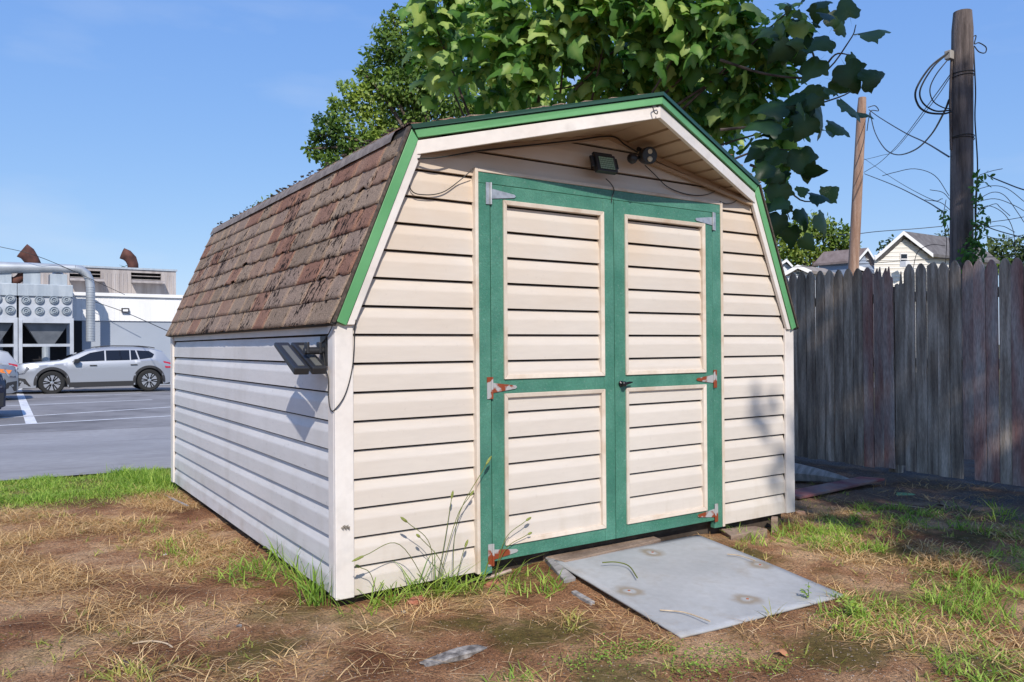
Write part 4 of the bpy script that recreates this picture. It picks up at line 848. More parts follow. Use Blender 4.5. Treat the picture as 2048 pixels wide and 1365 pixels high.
TOP = [(-1.06, .80), (-1.02, .97), (-.93, 1.045), (-.4, 1.10), (.23, 1.15), (.6, 1.30), (1.03, 1.50), (1.4, 1.58), (1.86, 1.62), (2.74, 1.61), (3.2, 1.56), (3.55, 1.46), (3.72, 1.22), (3.86, 1.02), (3.92, .8)]
BELT = [(-1.06, .78), (-.93, .97), (0, 1.03), (.6, 1.09), (2.0, 1.12), (3.3, 1.16), (3.86, 1.0), (3.92, .78)]
def hwid(u, v):
    belt = itp(u, BELT); top = itp(u, TOP)
    w_ = .985 - .05 * max(0, (.45 - v)) ** 1.5 - .02 * abs(v - .75)
    w_ -= .015 * math.exp(-((v - .62) / .08) ** 2)
    if v > belt - .02: f = (v - belt + .02) / max(.05, 1.62 - belt); w_ -= .03 + .21 * f
    if u < -.45: w_ *= 1 - .20 * ((-.45 - u) / .6) ** 2.2
    if u > 3.2: w_ *= 1 - .10 * ((u - 3.2) / .7) ** 2
    return w_
def archz(u):
    z = itp(u, [(-1.06, .30), (-.9, .24), (3.6, .26), (3.92, .36)]); R_ = .475
    for c in (0, 3.07):
        if abs(u - c) < R_: z = max(z, .40 + sqrt(R_ * R_ - (u - c) ** 2))
    return z
def make_car(label, ox, oy, oz, s, paint, rim=True, minor=False):
    # u runs rearwards; s = +1: nose towards -x
    T = lambda u, y, v: (ox + s * u, oy + s * y, oz + v)
    t = thing('parked_car', label, 'car', T(1.4, 0, 0), None)
    us = sorted(set(list(np.linspace(-1.06, 3.92, 72)) + [c + d for c in (0, 3.07) for d in np.linspace(-.475, .475, 25)]))
    V = []; fr_ = [0, .12, .3, .5, .7, .88, 1.0]; fu = [.0, .15, .4, .7, .9, 1.0]
    for u in us:
        zb = archz(u); belt = max(zb + .05, itp(u, BELT)); top = max(itp(u, TOP), belt + .01); row = []
        for f in fr_: v = zb + (belt - zb) * f; row.append((hwid(u, v), v))
        for f in fu[1:]: v = belt + (top - belt) * f; row.append((hwid(u, min(v, top)) - (.07 if f == 1.0 else 0), v))
        row.append((.35, top + .012)); row.append((0, top + .015))
        full = row + [(-a, b) for a, b in row[-2::-1]]
        V += [T(u, a, b) for a, b in full]; k = len(full)
    F = []
    for i in range(len(us) - 1):
        for j in range(k - 1): F.append((i * k + j, i * k + j + 1, (i + 1) * k + j + 1, (i + 1) * k + j))
    m = MB(); m.add(V, F); m.add(V[:k], [tuple(range(k))]); m.add(V[-k:], [tuple(range(k))[::-1]])
    m.build('body', paint, t, smooth=True)
    m = MB(); m.add([T(u, a, b) for u, a, b in ((-.98, -.8, .24), (3.8, -.8, .24), (3.8, .8, .24), (-.98, .8, .24), (-.98, -.8, .9), (3.8, -.8, .9), (3.8, .8, .9), (-.98, .8, .9))], [(0, 3, 2, 1), (4, 5, 6, 7), (0, 1, 5, 4), (1, 2, 6, 5), (2, 3, 7, 6), (3, 0, 4, 7)]); m.build('underbody', CLAD, t)
    for sd in (-1, 1):
        m = MB(); o_ = .008
        for c in (0, 3.07):
            an = np.linspace(-.15, pi + .15, 26); V = []; F = []
            for a in an:
                for R_ in (.455, .545):
                    u = c + R_ * cos(a); v = .40 + R_ * sin(a); V.append(T(u, sd * (hwid(u, v) + o_), v)); V.append(T(u, sd * (hwid(u, v) - .05), v))
            for i in range(25):
                for a_, b_ in ((0, 2), (2, 3), (3, 1), (1, 0)): F.append((i * 4 + a_, i * 4 + b_, i * 4 + 4 + b_, i * 4 + 4 + a_))
            m.add(V, F)
        V = []; F = []; n_ = 30
        for i in range(n_ + 1):
            u = .5 + 2.05 * i / n_
            for v in (.22, .40): V.append(T(u, sd * (hwid(u, v) + .012), v))
        for i in range(n_): F.append((2 * i, 2 * i + 1, 2 * i + 3, 2 * i + 2))
        m.add(V, F); m.build('cladding', CLAD, t)
        wins = [[(.60, 1.11), (.86, 1.26), (1.17, 1.42), (1.62, 1.50), (1.62, 1.14)], [(1.67, 1.50), (2.43, 1.505), (2.43, 1.15), (1.67, 1.14)], [(2.47, 1.505), (2.62, 1.50), (2.71, 1.17), (2.47, 1.155)], [(2.67, 1.495), (3.08, 1.47), (3.25, 1.35), (3.18, 1.23), (2.76, 1.17)]]
        for wn in wins:
            m = MB(); ctr = np.mean(wn, axis=0); ring = []
            N_ = len(wn); P_ = []
            for i in range(N_):
                for f in (0, .33, .66): P_.append((wn[i][0] + (wn[(i + 1) % N_][0] - wn[i][0]) * f, wn[i][1] + (wn[(i + 1) % N_][1] - wn[i][1]) * f))
            V = [T(ctr[0], sd * (hwid(*ctr) + .012), ctr[1])] + [T(u, sd * (hwid(u, v) + .010), v) for u, v in P_]
            m.add(V, [(0, i + 1, (i + 1) % len(P_) + 1) for i in range(len(P_))]); m.build('side_window', GLASS, t)
        for u0 in (1.15, 2.45):
            m = MB(); m.add([T(u, sd * (hwid(u, .97) + d), v) for u, d, v in ((u0, .004, .965), (u0 + .22, .004, .965), (u0 + .22, .004, .995), (u0, .004, .995), (u0, .035, .965), (u0 + .22, .035, .965), (u0 + .22, .035, .995), (u0, .035, .995))], [(0, 3, 2, 1), (4, 5, 6, 7), (0, 1, 5, 4), (1, 2, 6, 5), (2, 3, 7, 6), (3, 0, 4, 7)]); m.build('door_handle', CLAD, t)
        m = MB(); m.add([T(u, sd * (hwid(u, 1.05) + d), v) for u, d, v in ((.62, .0, 1.08), (.80, .0, 1.08), (.80, .0, 1.22), (.66, .0, 1.20), (.64, .20, 1.07), (.82, .20, 1.07), (.84, .20, 1.23), (.68, .20, 1.21))], [(0, 3, 2, 1), (4, 5, 6, 7), (0, 1, 5, 4), (1, 2, 6, 5), (2, 3, 7, 6), (3, 0, 4, 7)]); m.build('wing_mirror', BLACK, t, bev=.02)
        m = MB(); m.tube([T(u, sd * (hwid(u, itp(u, TOP)) - .09), itp(u, TOP) + .045) for u in np.linspace(1.35, 3.3, 12)], .018, 6); m.build('roof_rail', CLAD, t)
        def patch(name, mt, P, off):
            m = MB(); m.add([T(u, sd * (hwid(u, v) + off), v) for u, v in P], [tuple(range(len(P)))]); m.build(name, mt, t)
        patch('headlight', HEAD, [(-1.0, .92), (-.72, .97), (-.66, .90), (-.84, .72), (-1.0, .70)], .012); patch('lamp_strip', ALLOY, [(-.74, .95), (-.68, .93), (-.80, .74), (-.85, .73)], .016); patch('bumper_trim', CLAD, [(-1.03, .60), (-.78, .56), (-.70, .42), (-.62, .30), (-1.02, .30)], .014)
        patch('tail_light', TAIL, [(3.55, 1.10), (3.80, 1.04), (3.86, .84), (3.62, .84)], .014)
        if minor: patch('side_marker', AMBER, [(-.90, .92), (-.60, .97), (-.60, .86), (-.84, .82)], .018)
        for c in (0, 3.07):
            w_ = thing_part('wheel', t, T(c, sd * .87, .40))
            ax = (0, s * sd, 0); cc = T(c, sd * .865, .40)
            MB().lathe([(.25, -.11), (.36, -.12), (.395, -.09), (.40, 0), (.395, .09), (.36, .12), (.27, .115), (.25, .08)], cc, ax, 32).build('tyre', TYRE, w_, smooth=True)
            m = MB(); cf = np.array(cc) + np.array(ax, float) * .095; A_ = np.array(ax, float)
            for q in range(12):
                a = q * pi / 6 + (.09 if q % 2 else -.09) + .2; d = np.array((cos(a), 0, sin(a))); e = np.array((-sin(a), 0, cos(a)))
                m.hexa([cf + d * .04 - e * .016, cf + d * .265 - e * .020, cf + d * .265 + e * .020, cf + d * .04 + e * .016], [cf + d * .04 - e * .016 - A_ * .03, cf + d * .265 - e * .020 - A_ * .03, cf + d * .265 + e * .020 - A_ * .03, cf + d * .04 + e * .016 - A_ * .03])
            m.lathe([(.06, -.03), (.06, .01), (.02, .015)], cf, ax, 14)
            m.lathe([(.262, -.06), (.278, -.06), (.278, .0), (.262, .0)], cf, ax, 28)
            m.build('rim', ALLOY, w_)
            MB().lathe([(.26, 0), (.26, .02)], np.array(cc) + A_ * .02, ax, 20).build('brake_disc', BLACK, w_)
    gp = MB(); gp.add([T(-1.075, a, v) for a, v in ((-.55, .50), (.55, .50), (.55, .86), (-.55, .86))] + [T(-1.0, a, v) for a, v in ((-.55, .50), (.55, .50), (.55, .86), (-.55, .86))], [(0, 3, 2, 1), (4, 5, 6, 7), (0, 1, 5, 4), (1, 2, 6, 5), (2, 3, 7, 6), (3, 0, 4, 7)]); gp.build('grille', CLAD, t, bev=.02)
    ws = []
    for u, dz in ((.28, .016), (1.02, .016)):
        v = itp(u, TOP); ws.append((u, hwid(u, v - .04) - .13, v + dz))
    m = MB(); m.add([T(ws[0][0], -ws[0][1], ws[0][2]), T(ws[0][0], ws[0][1], ws[0][2]), T(.65, .66, itp(.65, TOP) + .03), T(ws[1][0], ws[1][1], ws[1][2]), T(ws[1][0], -ws[1][1], ws[1][2]), T(.65, -.66, itp(.65, TOP) + .03)], [(0, 1, 2, 5), (5, 2, 3, 4)]); m.build('windshield', GLASS, t)
    m = MB(); m.add([T(3.60, -.58, 1.40), T(3.60, .58, 1.40), T(3.80, .62, 1.10), T(3.80, -.62, 1.10)], [(0, 1, 2, 3)]); m.build('rear_window', GLASS, t)
    return t
pw = at_z(104, 789.5, GZL); ph = at_z(299, 783, GZL)
make_car('silver suv parked side on in front of the grey industrial building', pw[0], pw[1] + .95, GZL - .0, 1, SILVER)
pa = at_y(41, 740, 29.2); make_car('pale silver car at the left edge, seen by its red tail light and rear quarter', pa[0] - 3.92, 29.2, GZL, 1, CHAMP)
pb_ = at_y(35, 750, 25.2); make_car('grey car at the left edge, showing only its front corner with an amber lamp', pb_[0] - 1.06, 25.2, gz(0, 25), -1, STEEL, minor=True)
pc = at_y(10, 790, 17.9); make_car('dark blue car mostly outside the left edge, throwing a shadow over the white lines', pc[0] - 1.06, 17.9, gz(0, 17), -1, NAVY)

# ------------------------------------------------------------------ houses beyond the fence
CLAPB = mat('cream clapboard', (.70, .66, .59), (.76, .72, .65), scale=1, rough=.6); BLUEW = mat('blue grey clapboard', (.23, .28, .37), (.28, .33, .42), scale=1, rough=.6); WHITEW = mat('white clapboard', (.62, .64, .68), (.7, .72, .76), scale=1, rough=.6)
RBROWN = mat('brown grey shingle roof', (.17, .13, .12), (.24, .19, .18), scale=3, rough=.9); RGREY = mat('dark grey shingle roof', (.11, .10, .10), (.16, .15, .15), scale=3, rough=.9); RTAN = mat('tan grey shingle roof', (.22, .19, .17), (.29, .26, .23), scale=3, rough=.9)
TRIMW = mat('white house trim', (.75, .74, .72), rough=.5)
def house(label, D, apex, el, er, ridge_end, k, ext, wm, rm, windows=(), oh=.35, clap=True, base=-1.5):
    a = at_d(*apex, D); l = at_d(*el, D); r = at_d(*er, D); vec = (at_d(*ridge_end, D * k) - a) * ext; vec[2] = 0
    l = np.array((l[0], l[1], (l[2]))); u = unit(np.array((r[0] - l[0], r[1] - l[1], 0))); nrm = np.array((u[1], -u[0], 0)); nrm = nrm if nrm @ (CAM - a) > 0 else -nrm
    t = thing('house', label, 'house', (a[0], a[1], base))
    li = l + (a - l) * .07; ri = r + (a - r) * .07; ai = a - np.array((0, 0, .25))
    poly = [np.array((li[0], li[1], base)), np.array((ri[0], ri[1], base)), ri - np.array((0, 0, .1)), ai, li - np.array((0, 0, .1))]
    m = MB(); v_in = vec * (1 - .5 / np.linalg.norm(vec)); p2 = [p - nrm * oh for p in poly]; m.prism(p2, v_in)
    if clap:
        z = base + .2
        while z < a[2] - .5:
            if z < min(li[2], ri[2]): q0, q1 = li.copy(), ri.copy()
            else:
                f0 = (z - li[2]) / (ai[2] - li[2]); f1 = (z - ri[2]) / (ai[2] - ri[2]); q0 = li + (ai - li) * max(0, f0); q1 = ri + (ai - ri) * max(0, f1)
            q0[2] = q1[2] = z; q0 = q0 - nrm * oh + nrm * .004; q1 = q1 - nrm * oh + nrm * .004
            m.hexa([q0, q1, q1 + nrm * .03, q0 + nrm * .03], [q0 + np.array((0, 0, .05)), q1 + np.array((0, 0, .05)), q1 + nrm * .006 + np.array((0, 0, .07)), q0 + nrm * .006 + np.array((0, 0, .07))]); z += .24
    m.build('wall', wm, t)
    th = np.array((0, 0, -.16))
    m = MB()
    for e in (l, r): m.hexa([e, a, a + vec, e + vec], [e + th, a + th, a + vec + th, e + vec + th])
    m.build('roof', rm, t)
    m = MB()
    for e in (l, r): m.hexa([e + nrm * .03 + th * 1.3, a + nrm * .03 + th * 1.3, a + nrm * .003 + th * 1.3, e + nrm * .003 + th * 1.3], [e + nrm * .03 + th * -.1, a + nrm * .03 + th * -.1, a + nrm * .003 + th * -.1, e + nrm * .003 + th * -.1])
    m.build('gable_trim', TRIMW, t)
    for (x0, y0, x1, y1) in windows:
        # find points on the gable wall plane
        def onw(px, py): d = ray(px, py); P0 = ai - nrm * oh; tt = ((P0 - CAM) @ nrm) / (d @ nrm); return CAM + d * tt
        q = [onw(x0, y1), onw(x1, y1), onw(x1, y0), onw(x0, y0)]; c_ = sum(q) / 4
        fo = [c_ + (p - c_) * 1.22 for p in q]
        w_ = MB().prism([p + nrm * .06 for p in fo], -nrm * .05).build('window', TRIMW, t)
        MB().prism([p + nrm * .075 for p in q], -nrm * .012).build('pane', GLASS, w_)
        mid = [(q[0] + q[3]) / 2, (q[1] + q[2]) / 2]; MB().prism([mid[0] + nrm * .09 - np.array((0, 0, .03)), mid[1] + nrm * .09 - np.array((0, 0, .03)), mid[1] + nrm * .09 + np.array((0, 0, .03)), mid[0] + nrm * .09 + np.array((0, 0, .03))], -nrm * .012).build('sash_bar', TRIMW, w_)
    return t
hb = house('tall cream clapboard house with dark grey gabled roof, between the two utility poles', 45, (1807, 462.6), (1750, 514), (1866, 508), (1889.5, 473.6), 1.055, 1.75, CLAPB, RGREY, [(1801, 509, 1813, 529)])
m = MB(); q = at_d(1807, 529.5, 44.6); m.box(q[0] - .2, q[0] + .2, q[1] - .25, q[1] + .1, q[2] - .15, q[2] + .2); m.build('air_conditioner', TRIMW, hb)
house('blue grey house with brown shingle roof, behind the slim brown pole', 56, (1735.6, 495.8), (1714.5, 520.5), (1755, 526.5), (1647, 504.4), 1.042, 1.0, BLUEW, RBROWN, [(1733, 517, 1739, 522)])
house('low white garage with tan roof and small dark window, above the leftmost pickets', 44, (1595, 530), (1567, 546), (1623, 541.8), (1650, 536), 1.05, 1.0, WHITEW, RTAN, [(1592, 537, 1598, 549)], clap=False)
house('tiny white gable with grey roof peeking out beside the green shed trim', 60, (1573, 518.5), (1560, 527), (1586, 532), (1562, 521), 1.15, 1.0, WHITEW, RGREY, clap=False)
house('low pale pink shed roofed building right of the slim brown pole', 46, (1716, 532), (1697, 542), (1786, 552), (1735, 530), 1.12, 1.0, mat('pink clapboard', (.6, .5, .47), rough=.6), RBROWN, clap=False)
house('narrow cream gable end showing just right of the dark pole', 50, (1963, 499), (1948, 520), (1977, 517), (1940, 497), 1.08, 1.0, CLAPB, RBROWN, clap=False)

# ------------------------------------------------------------------ foliage
def leafmat(name, c1, c2, c3, trans=.28, rough=.45, scale=3):
    return mat(name, c1, c2, scale=scale, rough=rough, c3=c3, tint=.75, trans=trans, lo=.1, hi=.9, spec=.35)
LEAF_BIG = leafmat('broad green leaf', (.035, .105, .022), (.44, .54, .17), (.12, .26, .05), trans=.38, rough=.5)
LEAF_DK = leafmat('shaded broad leaf', (.014, .045, .014), (.07, .13, .035), (.035, .08, .022), trans=.16, rough=.4)  # darker copy of the broad leaf, shade of the right branch ends in its colour
LEAF_MID = leafmat('small tree leaf', (.04, .09, .018), (.34, .42, .09), (.14, .23, .045), trans=.35)
LEAF_FAR = leafmat('far tree leaf', (.06, .12, .025), (.30, .34, .06), (.15, .22, .035), trans=.3)
LEAF_FAR2 = leafmat('far dark leaf', (.035, .065, .025), (.13, .17, .055), (.07, .11, .04), trans=.25)
WOOD = mat('branch bark', (.06, .045, .035), (.15, .115, .09), scale=12, rough=.9)
T_BIG = np.array([(0, 0, .0), (.20, -.10, 0), (.40, -.02, -.03), (.47, .16, -.06), (.60, .30, -.12), (.42, .40, -.06), (.34, .58, -.05), (.20, .74, -.03), (.02, 1.05, -.14),
                  (-.20, .74, -.03), (-.34, .58, -.05), (-.42, .40, -.06), (-.60, .30, -.12), (-.47, .16, -.06), (-.40, -.02, -.03), (-.20, -.10, 0), (0, .3, .045), (0, .62, .04), (0, -.35, -.05), (.012, 0, 0)])
F_BIG = [(0, 1, 16), (1, 2, 16), (2, 3, 16), (3, 4, 5), (3, 5, 16), (5, 6, 17), (5, 17, 16), (6, 7, 17), (7, 8, 17), (15, 0, 16), (14, 15, 16), (13, 14, 16), (12, 13, 11), (11, 13, 16), (10, 11, 17), (11, 16, 17), (9, 10, 17), (8, 9, 17), (18, 0, 19)]
def rag(T, F, seed):
    # split every outline edge and nick it, so the margin is not a clean polygon
    T = [list(t) for t in T]; out = []; rr = random.Random(seed)
    from collections import Counter
    ec = Counter(tuple(sorted((f[i], f[(i + 1) % 3]))) for f in F for i in range(3)); mid_ = {}
    for e, c in ec.items():
        if c == 1 and 18 not in e and 19 not in e:
            a_, b_ = np.array(T[e[0]]), np.array(T[e[1]]); m_ = (a_ + b_) / 2; nd = np.array((-(b_ - a_)[1], (b_ - a_)[0], 0)); k = rr.uniform(-.02, .16) * (1 if (m_ @ nd) > 0 else -1)
            T.append(list(m_ + nd * k + np.array((0, 0, rr.uniform(-.03, .03))))); mid_[e] = len(T) - 1
    for f in F:
        poly = []
        for i in range(3): poly.append(f[i]); e = tuple(sorted((f[i], f[(i + 1) % 3]))); 
        ms = [mid_.get(tuple(sorted((f[i], f[(i + 1) % 3])))) for i in range(3)]
        ring = []
        for i in range(3): ring.append(f[i]); ring += [ms[i]] if ms[i] is not None else []
        if len(ring) == 3: out.append(tuple(ring))
        elif len(ring) == 4:
            j = [i for i in range(4) if ring[i] in mid_.values()][0]; r = ring[j:] + ring[:j]; out += [(r[0], r[1], r[2]), (r[0], r[2], r[3])]
        else:
            c0 = [i for i in range(len(ring)) if ring[i] in mid_.values()][0]; r = ring[c0:] + ring[:c0]; out += [(r[0], r[i], r[i + 1]) for i in range(1, len(r) - 1)]
    return np.array(T), out
T_BIG, F_BIG = rag(T_BIG, F_BIG, 3)
T_SM = np.array([(0, 0, 0), (.28, .35, .05), (.22, .75, .03), (0, 1.05, -.06), (-.22, .75, .03), (-.28, .35, .05), (0, .5, -.02)])
F_SM = [(0, 1, 6), (1, 2, 6), (2, 3, 6), (3, 4, 6), (4, 5, 6), (5, 0, 6)]
def leaves(name, P, B, Nn, S, T, Ft, m, parent=None, tint=None, curl=.25):
    n = len(P); B = unit(B); A = unit(np.cross(B, Nn)); N2 = np.cross(A, B)
    Tt = np.repeat(T[None], n, 0).copy(); cu = rng.uniform(-.1, 1, n)[:, None] * curl
    Tt[:, :, 2] -= cu * Tt[:, :, 1] ** 2 + rng.uniform(-.2, 1, n)[:, None] * curl * 1.4 * np.abs(Tt[:, :, 0]) ** 1.3
    Tt[:, :, 0] *= rng.uniform(.75, 1.15, n)[:, None]
    V = P[:, None, :] + S[:, None, None] * (Tt[:, :, 0:1] * A[:, None] + Tt[:, :, 1:2] * B[:, None] + Tt[:, :, 2:3] * N2[:, None])
    F = (np.array(Ft)[None] + (np.arange(n) * len(T))[:, None, None]).reshape(-1, 3)
    tint = rng.uniform(0, 1, n) if tint is None else tint
    tv = np.repeat(tint[:, None], len(T), 1)
    if len(T) > 18: tv[:, 16:18] += .22; tv[:, :16] -= .05
    return npmesh(name, V.reshape(-1, 3), F, m, parent, tv.ravel())
def blobs(cl, n_per_area, shell=.55):
    P = []; O = []
    for c, r in cl:
        n = max(4, int(n_per_area * r * r)); d = unit(rng.normal(size=(n, 3))); rr = r * (shell + (1 - shell) * rng.uniform(0, 1, n)) ** 1
        rr *= 1 + .18 * np.sin(d[:, 0] * 7 + r * 9) * np.sin(d[:, 2] * 6 + c[0]); P.append(np.array(c) + d * rr[:, None]); O.append(d)
    return np.vstack(P), np.vstack(O)
def branches(root, fork, cl, r0, m, parent, name='branch', every=1, r1=.006):
    t = []
    for i, (c, r) in enumerate(cl):
        if i % every: continue
        c = np.array(c); f = fork[i % len(fork)]; mid = (f + c) / 2 + rng.normal(size=3) * .06 * np.linalg.norm(c - f)
        MB().tube(bez(f, mid, c, 8), list(np.linspace(r0 * .45, r1, 8)), 6).build(name, m, parent, smooth=True)
# --- big leaved tree right behind the shed
bt = thing('broadleaf_tree', 'tree with very large lobed leaves spreading over the shed roof from behind', 'tree', (4.2, 4.6, -.3))
fork = [np.array((4.25, 4.5, 1.9)), np.array((4.3, 4.4, 2.6)), np.array((3.9, 4.4, 2.4))]
MB().tube(spline([(4.2, 4.6, -.3), (4.22, 4.55, .8), (4.28, 4.48, 1.9), (4.3, 4.4, 2.7)], 6), list(np.linspace(.11, .06, 19)), 10).build('trunk', WOOD, bt, smooth=True)
cl = []
def C(px, py, D, r): cl.append((at_d(px, py, D), r))
for px, py, D, r in ((860, 20, 8.6, .42), (870, 90, 8.8, .40), (900, 165, 9.0, .36), (950, 40, 8.2, .5), (960, 130, 8.4, .45), (985, 190, 8.8, .35), (1030, 30, 8, .5), (1050, 110, 8, .48), (1080, 175, 8.2, .35), (1130, 10, 7.6, .5), (1130, 90, 7.9, .48), (1180, 155, 8.2, .4), (1220, 20, 7.6, .5), (1230, 100, 7.9, .45), (1270, 160, 8.3, .35), (1310, 20, 7.4, .5), (1330, 95, 7.8, .45), (1350, 165, 8.2, .4), (1400, 30, 7.2, .45), (1400, 110, 7.6, .45), (1400, 190, 8, .42), (1430, 250, 8, .38), (1470, 60, 7.2, .42), (1480, 140, 7.6, .4), (1480, 215, 7.8, .4), (1490, 300, 7.8, .32), (1545, 90, 7.2, .34), (1540, 180, 7.4, .36), (1545, 260, 7.6, .34), (1560, 330, 7.8, .26), (1580, 20, 6.8, .14),
                     (1000, -60, 8, .5), (1150, -70, 7.6, .5), (1300, -70, 7.4, .5), (1430, -60, 7.2, .4), (880, -50, 8.4, .4)): C(px, py, D, r)
P, O = blobs(cl, 600, .15); n = len(P)
keep = ((P[:, 2] > 2.02) | (P[:, 0] > 3.35)) & (np.array([noise.noise((a * 1.7, b * 1.7, c * 2.0)) for a, b, c in P]) > -.24); P = P[keep]; O = O[keep]; n = len(P)
B = unit(O * .8 + rng.normal(size=(n, 3)) * .55 + np.array((-.15, -.35, -.75))); Nn = unit(O * .35 + rng.normal(size=(n, 3)) * .5 + np.array((-.2, -.5, .7)))
leaves('crown', P, B, Nn, np.where(rng.uniform(0, 1, n) < .4, rng.uniform(.06, .12, n), rng.uniform(.12, .23, n)), T_BIG, F_BIG, LEAF_BIG, bt)
bk = [(at_d(px, py, 10.4 + .5 * math.sin(px)), r) for px, py, r in ((880, 60, .5), (900, 150, .4), (960, 20, .55), (980, 110, .5), (1010, 190, .4), (1060, 40, .55), (1090, 130, .5), (1130, 180, .4), (1160, 60, .55), (1200, 130, .45), (1240, 30, .55), (1290, 110, .5), (1290, 170, .35), (1350, 40, .5), (1380, 130, .45), (1430, 60, .45), (1450, 170, .4), (1460, 260, .3), (1500, 110, .35), (1000, -60, .5), (1150, -60, .5), (1320, -60, .5))]
P, O = blobs(bk, 520, .1); n = len(P)
leaves('inner_crown', P, unit(O * .6 + rng.normal(size=(n, 3)) * .6 + np.array((0, 0, -.5))), unit(O * .3 + rng.normal(size=(n, 3)) * .6 + np.array((-.2, -.4, .6))), rng.uniform(.07, .15, n), T_BIG, F_BIG, LEAF_BIG, bt)
# branch ends to the right, seen against the sky: fewer leaves, set one by one
sp = [(1640, 30, .20, 0), (1665, 55, .26, 60), (1700, 35, .3, 100), (1720, 70, .34, 15), (1700, 110, .22, -40), (1660, 80, .26, 200), (1625, 75, .24, 190), (1690, 130, .32, -70), (1640, 120, .28, 230), (1610, 115, .26, 180), (1725, 165, .30, 10), (1665, 160, .28, -20), (1635, 175, .28, 250), (1680, 200, .30, -50), (1640, 215, .34, -80), (1600, 190, .30, 200), (1570, 215, .34, 190), (1700, 225, .26, -30), (1655, 250, .26, -20), (1620, 235, .28, 240), (1590, 260, .30, 200), (1550, 245, .34, 185), (1600, 300, .36, -75), (1560, 300, .30, 240), (1540, 330, .26, 230), (1575, 345, .26, 200), (1610, 345, .24, -15), (1560, 370, .26, 260), (1530, 290, .28, 210), (1595, 385, .14, 30), (1620, 392, .22, -5), (1650, 395, .2, 5), (1570, 400, .2, 220), (1600, 420, .24, -70), (1635, 430, .26, -60), (1560, 430, .26, 250), (1580, 455, .24, -80), (1545, 410, .22, 200), (1555, 60, .24, 200), (1590, 40, .2, 240), (1580, 90, .24, 200), (1600, 10, .16, 60), (1640, 10, .22, -100)]
sp = sp + [(px + rng.uniform(-28, 28), py + rng.uniform(-28, 28), s_ * rng.uniform(.45, .8), a + rng.uniform(-50, 50)) for px, py, s_, a in sp if px < 1680 and (py < 270 or px < 1590)] + [(px + rng.uniform(-20, 20), py + rng.uniform(-20, 20), s_ * .6, a + 90) for px, py, s_, a in sp if px < 1620 and py < 260]
P = np.array([at_d(px, py, 6.7 + .25 * math.sin(i * 2.3)) for i, (px, py, s_, a) in enumerate(sp)]); n = len(sp)
ang = np.radians([a for *_, a in sp]); B = RT[None] * np.cos(ang)[:, None] + UP[None] * np.sin(ang)[:, None] + rng.normal(size=(n, 3)) * .15
Nn = unit(-FW[None] * .7 + np.array((0, 0, .6)) + rng.normal(size=(n, 3)) * .35)
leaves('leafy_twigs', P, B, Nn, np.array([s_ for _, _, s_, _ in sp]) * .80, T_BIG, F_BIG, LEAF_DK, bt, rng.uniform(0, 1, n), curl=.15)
for pl in ([(1440, 120), (1540, 150), (1640, 150), (1700, 80), (1712, 50)], [(1440, 260), (1520, 250), (1600, 220), (1690, 190), (1720, 165)], [(1440, 330), (1520, 300), (1580, 300)], [(1500, 330), (1550, 350), (1600, 400), (1650, 400)], [(1550, 350), (1565, 400), (1580, 440)], [(1640, 150), (1620, 90), (1600, 30)], [(1640, 150), (1670, 110), (1700, 110)], [(1150, 180), (1200, 120), (1190, 60), (1185, -20)], [(1200, 120), (1260, 90), (1300, 110)], [(1080, 180), (1120, 178), (1180, 165)]):
    MB().tube(spline([at_d(x, y, 7.0 if x > 1400 else 8.0) for x, y in pl], 5), list(np.linspace(.013, .004, len(pl) * 5 - 4)), 6).build('branch', WOOD, bt, smooth=True)
branches(None, fork, cl, .07, WOOD, bt, every=2)
def tree(label, D, blobs_px, m, n_area, leaf, trunk_px=None, name='tree', cat='tree', group=None, T=T_SM, Fm=F_SM, tr=.25, gz0=-1.0, depth=.8, shell=.35):
    cl = []
    for px, py, r in blobs_px:
        R_ = r / FPX * D; cl.append((at_d(px, py, D + rng.uniform(-depth, depth) * R_), R_))
    tx = trunk_px if trunk_px else np.mean([b[0] for b in blobs_px]); c_ = at_d(tx, np.mean([b[1] for b in blobs_px]), D)
    t = thing(name, label, cat, (c_[0], c_[1], gz0), group)
    f0 = np.array((c_[0], c_[1], c_[2] - .2 * abs(c_[2])))
    MB().tube([(c_[0], c_[1], gz0), (c_[0] + .1, c_[1], (gz0 + c_[2]) / 2), f0], [tr, tr * .8, tr * .5], 10).build('trunk', WOOD, t, smooth=True)
    for i, (c, r) in enumerate(cl):
        if i % 9 == 0: MB().tube(bez(f0 - np.array((0, 0, .3)), (f0 + c) / 2 + np.array((0, 0, .2)), c, 5), list(np.linspace(tr * .35, .02, 5)), 5).build('limb', WOOD, t)
    P, O = blobs(cl, n_area, shell); n = len(P)
    B = unit(O * .6 + rng.normal(size=(n, 3)) * .6 + np.array((0, 0, -.25))); Nn = unit(O * .6 + rng.normal(size=(n, 3)) * .6 + np.array((-.2, -.3, .5)))
    # tints drift by clump, so light and dark boughs read apart
    tint = np.clip(.5 + .35 * np.sin(P[:, 0] * 2.1 / leaf * .12 + P[:, 2] * 1.7 / leaf * .12) * np.cos(P[:, 1] + P[:, 2]) + rng.normal(size=n) * .18, 0, 1)
    leaves('crown', P, B, Nn, rng.uniform(.6, 1.2, n) * leaf, T, Fm, m, t, tint); return t
mid = []
r2 = random.Random(5)
